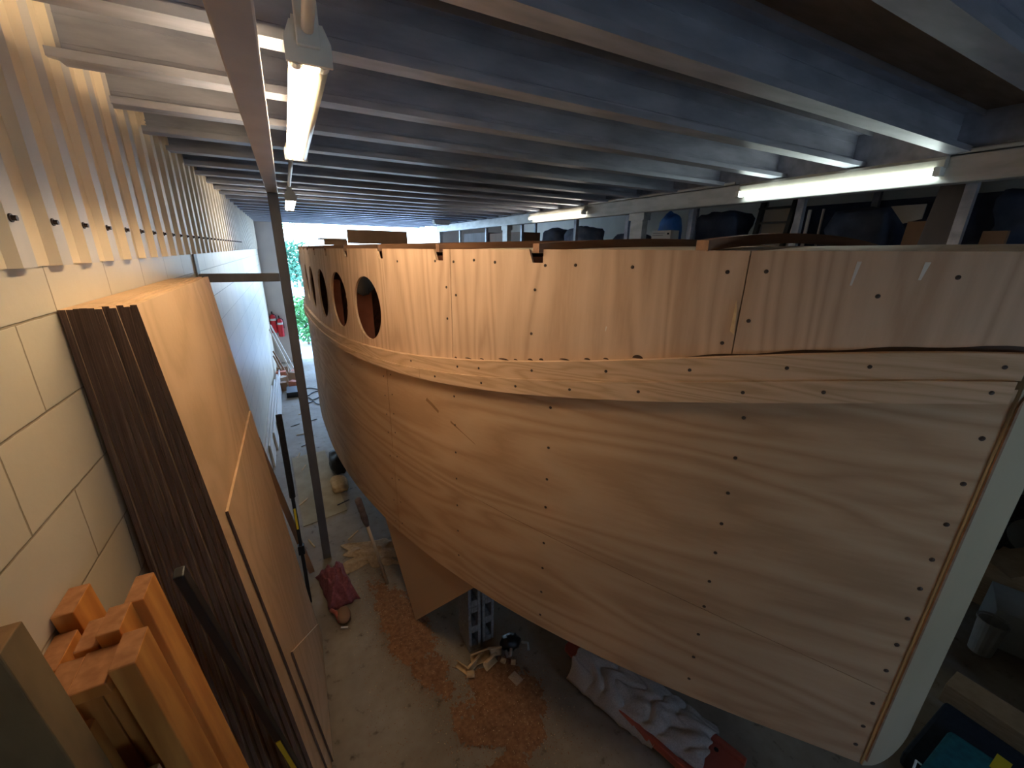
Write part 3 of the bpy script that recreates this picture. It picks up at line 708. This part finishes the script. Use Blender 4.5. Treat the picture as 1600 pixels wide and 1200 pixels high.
# dusty board lying in the aisle
tag(obj('floor_board', MB().prism([(-.20, 3.95, .002), (.22, 4.05, .002), (.12, 5.6, .002), (-.28, 5.55, .002)], (0, 0, .006)), 'sheet_floor'),
    'thin dusty sheet lying flat on the floor in the aisle behind the grey post', 'board')
# secateurs-like orange handled tool under the rag
tt = thing('power_tool', (.03, 2.62, 0), 'small brown and orange hand tool on the floor below the maroon rag', 'tool')
obj('body', MB().sphere((.03, 2.64, .045), (.05, .075, .04), 14, 8), 'brown_board', tt, smooth=True)
obj('handle', MB().tube([(-.05, 2.72, .05), (-.02, 2.66, .07), (.0, 2.60, .03)], .014, 8), 'red', tt, smooth=True)
obj('bit', MB().tube([(.0, 2.56, .02), (.045, 2.54, .02)], .006, 8), 'white_metal', tt)

# long pole leaning on the chine
pt = thing('long_pole', (.388, 2.80, 0), 'pale wooden pole with thick brown grip leaning against the bottom edge of the hull', 'pole')
top = Vector((.235, 2.84, .865)); bot = Vector((.388, 2.845, .006)); dv = bot-top
obj('shaft', MB().tube([top+dv*.28, bot], .0125, 12), 'pole_wood', pt, smooth=True)
obj('grip', MB().tube([top, top+dv*.01, top+dv*.12, top+dv*.14, top+dv*.2, top+dv*.25, top+dv*.3], [.018, .025, .026, .022, .026, .022, .014], 14), 'grip', pt, smooth=True)

# concrete blocks on end under the hull
def cblock(x, y, z, label):
    mb = MB(); w, dp, h = .088, .19, .388
    def fr(x0, x1, z0, z1): mb.box(x0, x1, y, y+dp, z0, z1)
    t = .021
    fr(x, x+t, z, z+h); fr(x+w-t, x+w, z, z+h)
    for a, b in ((0, .05), (.165, .223), (.338, h)): fr(x+t, x+w-t, z+a, z+b)
    return tag(obj('concrete_block', mb, 'blockgrey', bevel=.004), label, 'block', 'concrete blocks propping the hull')
cblock(.757, 1.965, .001, 'grey concrete block standing on end on the floor under the hull, left lower of four')
cblock(.870, 1.995, .001, 'grey concrete block standing on end on the floor under the hull, right lower of four')
cblock(.757, 1.965, .391, 'grey concrete block stacked on the left lower block under the hull')
cblock(.870, 1.995, .391, 'grey concrete block stacked on the right lower block under the hull')
boxthing('timber_packer', .75, .97, 1.96, 2.18, .781, .862, 'pole_wood', 'timber packer between the concrete blocks and the bottom of the hull', 'timber')

# sawdust: one drift of dust plus thousands of flakes
def dust_h(x, y):
    d1 = 1-((x-.80)/.30)**2-((y-1.53)/.32)**2
    d2 = 1-((x-.42-(2.3-y)*.18)/.17)**2-((y-2.35)/.62)**2
    d3 = 1-((x-.66)/.12)**2-((y-1.2)/.20)**2
    d = max(d1, d2*.75, d3*.7) + .55*noise.noise(Vector((x*7, y*7, 2)))+.25*noise.noise(Vector((x*22, y*22, 5)))
    return d
mb = MB(); st = .012; vid = {}
xs = int((1.2-.1)/st); ys = int((3.0-.95)/st)
def dv_(i, j):
    if (i, j) not in vid:
        x, y = .1+i*st, .95+j*st; d = dust_h(x, y)
        vid[(i, j)] = len(mb.v)
        mb.v.append(Vector((x+R.uniform(-.004, .004), y+R.uniform(-.004, .004), .0015+max(0, min(.010, d*.014))+R.uniform(0, .0025))))
    return vid[(i, j)]
for i in range(xs):
    for j in range(ys):
        x, y = .1+i*st, .95+j*st
        if dust_h(x, y) > .20+R.uniform(-.14, .10) and not (.74 < x < .97 and 1.95 < y < 2.2):
            mb.f.append([dv_(i, j), dv_(i+1, j), dv_(i+1, j+1), dv_(i, j+1)]); mb.m.append(0)
cnt = 0
while cnt < 9500:
    x, y = R.uniform(.05, 1.25), R.uniform(.95, 3.3); d = dust_h(x, y)
    if d < R.uniform(-.75, .5) and R.random() > .12: continue
    if .74 < x < .97 and 1.95 < y < 2.2: continue
    z = .002+max(0, min(.012, d*.014)) if d > .12 else .0015
    a = R.uniform(0, 2*PI); l = R.uniform(.0015, .0055); w_ = R.uniform(.001, .003)
    p = Vector((x, y, z+R.uniform(0, .003))); u = Vector((math.cos(a), math.sin(a), R.uniform(-.2, .5)))*l; v = Vector((-math.sin(a), math.cos(a), R.uniform(-.2, .4)))*w_
    mb.add([p-u-v, p+u-v, p+u+v], [[0, 1, 2]], 1 if R.random() < .12 else 0); cnt += 1
so = obj('sawdust', mb, ['sawdust', 'pale_shaving']); tag(so, 'orange sawdust drifted over the concrete floor under the hull', 'sawdust', None, 'stuff')

# shavings and scraps near the blocks
def curl(x, y, r, ln, turns, rot, label):
    mb = MB(); cs, sn = math.cos(rot), math.sin(rot)
    def fn(u, v):
        a = u*turns*2*PI; rr = r*(1-.25*u); lx = (v-.5)*ln
        px, pz = math.sin(a)*rr, r*1.05-math.cos(a)*rr
        return Vector((x+px*cs-lx*sn, y+px*sn+lx*cs, .012+pz))
    mb.grid(fn, 18, 3); return tag(obj('wood_shaving', mb, 'pale_shaving', smooth=True, solid=.0012), label, 'shaving', 'curled shavings by the concrete blocks')
for (x, y, r, ln, tn, ro) in ((.66, 1.86, .030, .11, .45, .5), (.70, 1.80, .022, .05, .9, 1.2), (.745, 1.84, .03, .12, .5, 2.0), (.80, 1.85, .05, .13, .45, 1.5),
                             (.855, 1.80, .04, .10, .5, 1.9), (.93, 1.79, .018, .03, 1.0, .6), (.985, 1.75, .018, .03, 1.0, 1.0), (.90, 1.86, .035, .10, .5, 1.2)):
    curl(x, y, r, ln, tn, ro, 'pale curled wood shaving on the sawdust in front of the concrete blocks')
boxthing('timber_offcut', .925, .985, 1.62, 1.70, .008, .016, 'pole_wood', 'small square wood offcut lying on the sawdust pile', 'timber', rot=.3)
boxthing('timber_splinter', .60, .72, 1.88, 1.886, .002, .008, 'brown_board', 'thin dark splinter lying on bare concrete left of the sawdust pile', 'timber', rot=-.75)
# small dark bag of hardware behind the shavings
bg = thing('hardware_bag', (1.03, 1.86, 0), 'small dark crumpled bag with pale rim beside the concrete blocks', 'bag')
obj('pouch', MB().sphere((1.03, 1.88, .045), (.075, .06, .05), 18, 10, warp=lambda q: 1+.25*noise.noise(q*3)), 'black', bg, smooth=True)
obj('pale_rim', MB().tube([(.97, 1.83, .06), (.965, 1.80, .035), (.98, 1.78, .06), (1.0, 1.81, .08)], .010, 8), 'frost', bg, smooth=True)
obj('pale_tip', MB().tube([(1.10, 1.84, .05), (1.125, 1.80, .07), (1.12, 1.78, .03)], .009, 8), 'frost', bg, smooth=True)

# red creeper board with a grey towel thrown over it
ct = thing('creeper_board', (1.45, 1.2, 0), 'long red plastic creeper with holes in its end lying under the hull', 'creeper')
ca, cb = Vector((1.36, 1.66, 0)), Vector((1.66, .62, 0)); u = (cb-ca).normalized(); v = Vector((-u.y, u.x, 0))
if v.x < 0: v = -v
def CP(a, b, z): return ca+u*a+v*b+Vector((0, 0, z))
Lc = (cb-ca).length; Wc = .13
ol = [(0, -.03), (.02, -.06), (.18, -Wc*.62), (.36, -Wc), (Lc, -Wc), (Lc, Wc), (.36, Wc), (.18, Wc*.62), (.02, .06), (0, .03)]
dk_ = obj('deck', MB().prism([CP(a, b, .085) for a, b in ol], (0, 0, .02)), 'red', ct, bevel=.006)
for sgn in (-1, 1):
    obj('side_rail', MB().prism([CP(.30, sgn*Wc-.014, .075), CP(Lc, sgn*Wc-.014, .075), CP(Lc, sgn*Wc+.014, .075), CP(.30, sgn*Wc+.014, .075)], (0, 0, .055)), 'red', ct, bevel=.008)
for a, b in ((.10, 0), (.17, .0), (.42, -.09), (.50, -.09), (.95, .08)):
    obj('hole_rim', MB().tube([CP(a, b, .1035), CP(a, b, .1062)], .012, 14), 'black', dk_)
for a, b in ((.12, 0), (.45, -.09), (.45, .09), (Lc-.08, -.09), (Lc-.08, .09)):
    obj('caster', MB().tube([CP(a, b-.012, .0375), CP(a, b+.012, .0375)], .035, 14).tube([CP(a, b, .05), CP(a, b, .086)], .01, 8), 'black', ct)
# towel
mb = MB(); rt = [(0.10, -.05, .12), (.55, -.02, .17), (.98, .02, .15)]
def tw(U, V):
    a = .13+U*.80; b = (V*2-1)
    cxx = -.03+.085*U
    wd = .145+.035*math.sin(U*PI)+.02*noise.noise(Vector((U*5, V*2, 3)))
    bb = cxx+b*wd
    base = .112 + .065*(1-abs(b)**2.2)*(1-.35*U)
    q = noise.noise(Vector((U*3.2, b*1.5, 8.1))); q2 = noise.noise(Vector((U*7, b*4, 1.1)))
    f = abs(math.sin(U*15+b*3.6*math.cos(U*3)+q*5))**.6
    z = base+.030*f*(1-.5*abs(b))+.018*q2
    if abs(b) > .8: z -= (abs(b)-.8)*.32
    a += .02*noise.noise(Vector((b*3, U*2, 4)))*2
    return CP(a, bb, max(z, .108 if (abs(bb) < Wc+.015) else .04)+.004)
mb.grid(tw, 90, 46)
tag(obj('towel', mb, 'towel', smooth=True, solid=.004), 'crumpled grey towel thrown over the red creeper board under the hull', 'towel')

# ------------------------------------------------------------------ low right, past the stem
boxthing('cardboard_box', 3.26, 3.44, -.35, .335, .003, .14, 'cardboard', 'low brown cardboard box on the floor at the lower right past the stem', 'box')
boxthing('tool_case', 2.60, 3.18, -.40, .30, .003, .10, 'navy', 'flat dark navy case on the floor in front of the low cardboard box', 'case', bevel=.02)
tb = thing('tool_bag', (2.5, .1, .1), 'teal fabric bag with yellow label at the bottom right corner', 'bag')
tbb_ = obj('body', MB().prism([(2.42, -.25, .105), (2.98, -.25, .105), (2.92, .22, .105), (2.50, .22, .105)], (0, 0, .05)), 'teal', tb, bevel=.02)
obj('yellow_label', MB().prism([(2.86, .0, .1555), (2.98, .0, .1555), (2.98, .055, .1555), (2.86, .055, .1555)], (0, 0, .002)), 'yellow', tbb_)
obj('buckle', MB().tube([(2.46, .225, .13), (2.55, .24, .16), (2.58, .225, .13)], .005, 8), 'white_metal', tb)
bb_ = thing('black_bag', (3.75, .12, .14), 'rounded black bag standing behind the low cardboard box at the right edge', 'bag')
obj('body', MB().sphere((3.72, -.12, .30), (.22, .20, .28), 24, 16, warp=lambda q: 1.0/max(abs(q.x), abs(q.y), abs(q.z))**.55), 'blackcloth', bb_, smooth=True)
obj('zip_pull', MB().tube([(3.56, .02, .55), (3.60, .03, .56)], .008, 8), 'white_metal', bb_)
def tub(x, y, z, r, h, label):
    mb = MB(); n = 24
    for (ra, za, rb, zb2) in ((r*.8, 0, r, h), (r*1.1, h, r*1.1, h+.015)):
        vs = [(x+ra*math.cos(2*PI*k/n), y+ra*math.sin(2*PI*k/n), z+za) for k in range(n)]+[(x+rb*math.cos(2*PI*k/n), y+rb*math.sin(2*PI*k/n), z+zb2) for k in range(n)]
        mb.add(vs, [[k, (k+1) % n, n+(k+1) % n, n+k] for k in range(n)])
    mb.add([(x+r*.8*math.cos(2*PI*k/n), y+r*.8*math.sin(2*PI*k/n), z) for k in range(n)], [list(range(n))[::-1]])
    return tag(obj('plastic_tub', mb, 'frost', smooth=False, solid=.003), label, 'container')
tub(3.98, .34, .003, .075, .26, 'cloudy plastic tub standing on the floor behind the black bag')
boxthing('plastic_crate', 4.12, 4.5, .20, .42, .003, .30, 'frost', 'pale cloudy plastic crate tilted behind the black bag at the right', 'container', rot=.3)
tag(obj('cardboard_flap', MB().prism([(4.60, .62, .40), (5.0, .40, .46), (4.9, .22, .44), (4.45, .40, .38)], (0, 0, .006)).box(4.55, 4.95, .25, .55, .003, .38), 'cardboard'),
    'open cardboard carton with a raised flap beside the black tyre', 'box')
mb = MB()
mb.grid(lambda a, b: Vector((5.30+.11*math.sin(2*PI*b), .42+(.29+.10*math.cos(2*PI*b))*math.cos(2*PI*a), .392+(.29+.10*math.cos(2*PI*b))*math.sin(2*PI*a))), 40, 16)
tag(obj('tyre', mb, 'rubber', smooth=True), 'large black pebbled rubber tyre stood behind the stem at the right edge', 'tyre')

# ------------------------------------------------------------------ storage rack behind the boat
rk = thing('storage_rack', (4.0, 3.5, 0), 'tall grey steel storage rack standing behind the boat along the right', 'rack')
for i, y in enumerate((1.0, 1.9, 2.88, 3.74, 4.72, 6.2, 7.6, 9.0)):
    for x in (3.45, 4.55): obj('upright', MB().box(x, x+.04, y, y+.05, 0, H+.62), 'galv', rk)
for z in (H-.09, H-.9, H-1.7): obj('shelf', MB().box(3.40, 4.62, .55, 9.1, z, z+.035), 'dark_board', rk)
for x in (3.44, 4.58): obj('shelf_rail', MB().box(x, x+.03, .55, 9.1, H-.16, H-.09), 'galv2', rk)
zs = H-.054
def bagthing(name, x, y, rx, ry, rz, mat, label, cat='bag', sd=0, sq=.5):
    mb = MB().sphere((x, y, zs+rz), (rx, ry, rz), 28, 18, warp=lambda q: (1.0/max(abs(q.x), abs(q.y), abs(q.z))**sq)*(1+.16*noise.noise(q*2.4+Vector((sd, 0, 0)))))
    m0 = min(v.z for v in mb.v)
    for v in mb.v: v.z += zs-m0+.001
    return tag(obj(name, mb, mat, smooth=True), label, cat)
bagthing('travel_bag', 3.88, 5.1, .22, .30, .20, 'bluegrey', 'soft denim blue bag on the rack shelf right behind the farther strip light', sd=1)
bagthing('blue_bag', 3.78, 3.43, .12, .11, .225, 'blue', 'bright blue plastic bag on the rack beside the white carton', sd=2, sq=.3)
bagthing('dark_cover', 4.05, 2.98, .20, .22, .225, 'darkblue', 'large dark cover draped over goods on the rack, right of the blue bag', 'cover', sd=5, sq=.8)
bagthing('dark_cover', 4.0, 1.68, .26, .20, .19, 'darkblue', 'large dark blue covered bundle on the rack below the near strip light', 'cover', sd=9, sq=.8)
bagthing('dark_bundle', 4.0, 4.25, .18, .30, .145, 'darkblue', 'low dark bundle on the rack between the two pale posts', 'bundle', sd=7)
bagthing('grey_bundle', 3.9, 5.85, .2, .22, .20, 'bluegrey', 'grey blue bundle on the rack left of the soft denim bag', 'bundle', sd=12)
cb_ = thing('white_carton', (3.60, 3.3, zs), 'white cardboard carton with dark printed lines on the rack', 'box')
ctn_ = obj('carton', MB().box(3.52, 3.64, 3.18, 3.44-.02*0, zs+.001, H+.228), 'white_board', cb_, bevel=.003)
for a_, b_, z_, w_ in ((3.26, 3.42, .200, .003), (3.28, 3.42, .180, .003), (3.20, 3.225, .185, .018)):
    obj('printed_mark', MB().box(3.516, 3.5195, a_, b_, H+z_, H+z_+w_), 'black', ctn_)
boxthing('brown_box', 3.5, 3.9, 6.35, 7.55, zs+.001, H+.30, 'brown_board', 'long brown box on the rack left of the farther strip light', 'box')
boxthing('dark_crate', 3.5, 3.9, 7.7, 8.9, zs+.001, H+.33, 'dark_board', 'dark crate at the far end of the rack', 'box')
ld = thing('step_ladder', (3.9, 2.4, zs), 'dark ladder standing on the rack in front of a pale panel', 'ladder')
for y in (2.24, 2.52):
    obj('stile', MB().prism([(3.86, y, zs+.001), (3.90, y, zs+.001), (3.96, y-.02, H+.46), (3.92, y-.02, H+.46)], (0, .035, 0)), 'black', ld)
for k in range(4):
    z = H+.02+k*.125; xx = 3.88+.06*(z-zs)/.51
    obj('rung', MB().box(xx-.012, xx+.012, 2.24, 2.55, z, z+.018), 'black', ld)
boxthing('pale_panel', 4.10, 4.12, 2.25, 2.60, zs+.001, H+.41, 'white_board', 'pale panel standing behind the dark ladder on the rack', 'board')
boxthing('timber_strip', 3.84, 3.86, 2.05, 2.072, zs+.001, H+.36, 'white_board', 'thin white strip standing on the rack right of the ladder, left of a pair', 'timber')
boxthing('timber_strip', 3.84, 3.86, 1.953, 1.966, zs+.001, H+.36, 'white_board', 'thin white strip standing on the rack right of the ladder, right of a pair', 'timber')
boxthing('dark_backing', 4.75, 5.2, .95, 2.9, .002, H+.48, 'darkblue', 'tall dark cabinet added behind the rack to darken the right wall', 'backing')  # added dark block, makes the pale wall behind the rack read dark
def lean_board(name, y0, y1, x, zt, tilt, mat, label, th=.02, cat='board', yt=0):
    z0 = zs+.001
    mb = MB().prism([(x, y0, z0), (x, y1, z0), (x+tilt, y1+yt, zt), (x+tilt, y0+yt, zt)], (th, 0, 0))
    return tag(obj(name, mb, mat, bevel=.002), label, cat)
lean_board('grey_board', 1.07, 1.21, 3.50, H+.44, .02, 'dark_board', 'broad grey-brown plank standing on the rack in the dark right corner', yt=-.03)
lean_board('brown_board', 1.235, 1.33, 3.62, H+.225, .02, 'brown_board', 'upright red-brown board on the rack left of the broad grey one')
tag(obj('grey_triangle', MB().prism([(3.655, 1.36, H+.215), (3.655, 1.45, H+.328), (3.655, 1.267, H+.329), (3.655, 1.27, H+.24)], (.012, 0, 0)), 'grey_board'),
    'pale grey triangular board corner poking out beside the broad plank', 'board')
lean_board('orange_board', .85, .95, 3.56, H+.153, .01, 'brown_board', 'orange-brown board near the right edge of the rack', th=.04)
bagthing('dark_cover', 4.0, .80, .25, .20, .22, 'darkblue', 'dark bundle in the far right corner of the rack behind the orange-brown board', 'cover', sd=15, sq=.8)

# ------------------------------------------------------------------ far end of the aisle
def extinguisher(x, y, z, h, label):
    t = thing('fire_extinguisher', (x, y, z), label, 'fire extinguisher', 'wall mounted fire extinguishers'); r = .062
    cy_ = obj('cylinder', MB().tube([(x, y, z), (x, y, z+.012), (x, y, z+h*.74), (x, y, z+h*.80), (x, y, z+h*.84)], [r*.9, r, r, r*.7, r*.3], 18), 'ext_red', t, smooth=True)
    obj('label_band', MB().tube([(x, y, z+h*.56), (x, y, z+h*.66)], r+.001, 18), 'white_metal', cy_, smooth=True)
    obj('valve', MB().tube([(x, y, z+h*.82), (x, y, z+h*.92)], .016, 10).box(x-.012, x+.012, y-.07, y+.03, z+h*.92, z+h*.97), 'black', t)
    obj('hose', MB().tube([(x, y-.03, z+h*.88), (x+r+.01, y-.05, z+h*.8), (x+r+.012, y-.03, z+h*.4)], .009, 8), 'black', t, smooth=True)
    obj('wall_bracket', MB().box(x-.03, x+.03, y+r-.005, YF, z+h*.5, z+h*.55), 'black', t)
extinguisher(-.46, YF-.075, H-1.90, .50, 'red fire extinguisher on the far wall, left of the pair and slightly higher')
extinguisher(-.33, YF-.075, H-2.00, .50, 'red fire extinguisher on the far wall, right of the pair and slightly lower')
for i in range(4):
    y0 = 4.9+.5*i; x = LX+.02+.028*i
    tag(obj('white_board', MB().prism([(x, y0, .002), (x+.02, y0, .002), (x-.0+.004, y0, .34-.04*i), (x-.016, y0, .34-.04*i)], (0, 3.0, 0)), 'white_board'),
        ['white board on edge hard against the foot of the block wall', 'second white board on edge from the block wall, lower than the first',
         'third white board on edge from the block wall, partly hidden by the clamp', 'outermost and lowest of the white boards along the foot of the wall'][i], 'board', 'white boards along the wall foot')
for i, (a, b) in enumerate((((-.50, 10.3, 1.0), (-.16, 9.9, .02)), ((-.52, 10.1, .95), (-.22, 9.7, .02)), ((-.50, 9.7, .55), (-.28, 9.4, .02)), ((-.50, 9.5, .5), (-.34, 9.3, .02)))):
    a, b = Vector(a), Vector(b); uu = (b-a)*.5
    tag(obj('timber_strip', MB().obox((a+b)/2, uu, (0, .022, 0), (.012, 0, .008)), 'white_board' if i < 2 else 'brown_board'),
        ['white painted strip leaning on the far left wall below the extinguishers, rear one', 'white painted strip leaning on the far left wall below the extinguishers, front one',
         'longer brown strip leaning among the far scraps', 'shorter brown strip leaning among the far scraps'][i], 'timber', 'strips leaning at the far end')
for i in range(9):
    x, y = -.40+.24*(i % 2)+R.uniform(-.02, .02), 8.62+.17*i
    boxthing('timber_offcut', x-.09, x+.09, y-.06, y+.06, .002, R.uniform(.06, .24), ['brown_board', 'redbrick', 'pole_wood'][i % 3],
             'broken timber offcut in the reddish scrap heap at the far end of the aisle', 'timber', 'scrap heap at the far end of the aisle', rot=R.uniform(-1, 1))
boxthing('dark_box', -.32, -.08, 8.1, 8.5, .002, .10, 'black', 'low dark box on the aisle floor in front of the far scrap heap', 'box')
for i, (x, y, a) in enumerate(((-.10, 5.9, .6), (-.14, 6.3, .1), (-.2, 5.6, 1.3), (.03, 6.8, .3), (-.12, 7.2, 1.0), (-.18, 4.4, .9), (.20, 4.2, .4), (.22, 3.6, .75), (-.05, 7.7, .2), (-.22, 6.7, .5), (-.15, 5.2, 1.2), (-.14, 3.65, 1.9))):
    boxthing('wood_scrap', x-.07, x+.07, y-.007, y+.007, .009 if 3.95 < y < 5.6 else .002, .016 if 3.95 < y < 5.6 else .010, 'pale_shaving' if i % 3 else 'black',
             'thin stick of scrap wood on the aisle floor', 'timber', 'stick scraps on the aisle floor', rot=a)
mb = MB()
for k in range(4):
    p = [Vector((-.02+.30*t+.03*math.sin(t*7+k), 7.6+k*.28+.10*math.sin(t*6+k*2), .012)) for t in [i/10 for i in range(11)]]
    mb.tube(p, .009, 6)
tag(obj('power_cable', mb, 'cable', smooth=True), 'tangle of dark cable on the floor at the far end of the aisle', 'cable')
bagthing_z = zs; zs = .0
bagthing('dark_sack', .24, 4.95, .10, .2, .12, 'black', 'small black sack on the floor under the far side of the hull', 'bag', sd=3)
bagthing('shaving_heap', .20, 4.55, .09, .16, .05, 'pale_shaving', 'small heap of shavings on the floor beside the black sack', 'shavings', sd=4)
tag(obj('black_machine', MB().sphere((.30, 9.2, H-.25), (.10, .12, .13), 16, 10, warp=lambda q: 1/max(abs(q.x), abs(q.z), .5)**.4).box(.27, .34, 9.15, 9.25, 0, H-.3), 'black', smooth=False),
    'black machine head on a stand beyond the far end of the boat', 'machine')

# ------------------------------------------------------------------ outside the opening
for i in range(26):
    x = -2.2+i*.22
    if i == 0: pk = obj('fence_picket', MB().prism([(x, 15, 0), (x+.09, 15, 0), (x+.09, 15, 1.55), (x+.045, 15, 1.62), (x, 15, 1.55)], (0, .02, 0)), 'picket'); o = pk; l0 = pk.location.copy()
    else: o = copy_at(pk, l0+Vector((i*.22, 0, 0)))
    tag(o, 'white picket of the fence outside the open end of the workshop', 'fence picket', 'white fence pickets outside')
tag(obj('fence_rail', MB().box(-2.3, 3.6, 15.021, 15.05, 1.2, 1.28), 'picket'), 'white upper rail behind the pickets outside', 'fence rail')
def bush(name, x, y, z, r, nleaf, mat, label, ls=.09):
    mb = MB()
    for _ in range(nleaf):
        d_ = Vector((R.gauss(0, 1), R.gauss(0, 1), R.gauss(0, 1))).normalized()*R.random()**.4
        p = Vector((x+d_.x*r[0], y+d_.y*r[1], max(.03, z+d_.z*r[2])))
        a = Vector((R.uniform(-1, 1), R.uniform(-1, 1), R.uniform(-.6, 1))).normalized()*ls*R.uniform(.6, 1.3); b = a.cross(Vector((R.random(), R.random(), R.random()))).normalized()*ls*.3
        mb.add([p-a, p+b, p+a, p-b], [[0, 1, 2, 3]])
    t = thing(name, (x, y, 0), label, 'shrub')
    obj('foliage', mb, mat, t); obj('stem', MB().tube([(x, y, -.05), (x, y, z)], .03, 8), 'bark', t)
bush('garden_shrub', .25, 13.0, .7, (.7, .5, .65), 1500, 'leaf', 'leafy green shrub low outside the opening beside the hull')
bush('garden_shrub', 1.1, 14.3, .8, (.5, .4, .75), 1300, 'leaf2', 'darker shrub outside the opening behind the hull edge')
bush('garden_tree', .3, 20.5, 1.9, (1.6, .8, 1.0), 2200, 'leaf2', 'blue-green foliage behind the white fence outside', .14)
pm = thing('palm_tree', (-.9, 16.5, 0), 'palm tree with drooping green fronds outside the top of the opening', 'palm')
obj('trunk', MB().tube([(-.9, 16.5, -.05), (-.8, 16.5, 3.2)], .12, 10), 'bark', pm)
for k in range(16):
    a = 2*PI*k/16+.2; mb = MB(); prev = None
    for i in range(26):
        t = i/25; rr = 1.9*t; c = Vector((-.8+math.cos(a)*rr, 16.5+math.sin(a)*rr*.7, 3.2+.75*math.sin(t*2.4)*1.0-.9*t*t))
        tan = Vector((math.cos(a), math.sin(a)*.7, .4-1.6*t)).normalized(); sd = Vector((-math.sin(a), math.cos(a), 0))
        for sg in (-1, 1):
            l = .45*math.sin(PI*min(1, t+.08))+.05
            tip = c+sd*sg*l*.8+tan*l*.5+Vector((0, 0, -.25*l))
            mb.add([c-tan*.02, c+tan*.025, tip], [[0, 1, 2]])
    obj('frond', mb, 'leaf', pm)

# ------------------------------------------------------------------ light, world, camera
wd = bpy.data.worlds.new('sky'); bpy.context.scene.world = wd; wd.use_nodes = True
nt = wd.node_tree; bgn = nt.nodes['Background']
tc = N(nt, 'ShaderNodeTexCoord'); sp = N(nt, 'ShaderNodeSeparateXYZ'); L(nt, tc.outputs['Generated'], sp.inputs[0])
L(nt, ramp(nt, sp.outputs['Z'], [(0, (.58, .80, 1.0)), (.5, (.32, .55, 1.0))]), bgn.inputs['Color'])
bgn.inputs['Strength'].default_value = 6.6

cam = bpy.data.cameras.new('camera'); co = bpy.data.objects.new('camera', cam); C.objects.link(co)
cam.sensor_fit = 'HORIZONTAL'; cam.sensor_width = 36; cam.lens = 36*637/1600; cam.clip_start = .02; cam.clip_end = 200
X_ = Vector((.884, -.467, .017)); Rm = [Vector((.884, -.131, .449)), Vector((-.467, -.283, .838)), Vector((.017, -.950, -.311))]
# rows: world axes in the eye frame (x right, y down, z forward)
right = Vector((Rm[0][0], Rm[1][0], Rm[2][0])).normalized(); fwd = Vector((Rm[0][2], Rm[1][2], Rm[2][2])).normalized()
up = right.cross(fwd).normalized(); right = fwd.cross(up)
mt = Matrix(((right.x, up.x, -fwd.x, 0), (right.y, up.y, -fwd.y, 0), (right.z, up.z, -fwd.z, H), (0, 0, 0, 1)))
co.matrix_world = mt
sc = bpy.context.scene; sc.camera = co
sc.view_settings.view_transform = 'Standard'; sc.view_settings.look = 'None'; sc.view_settings.gamma = 1; sc.view_settings.exposure = .9
sc.view_settings.use_curve_mapping = False
sc.cycles.max_bounces = 8; sc.cycles.diffuse_bounces = 5
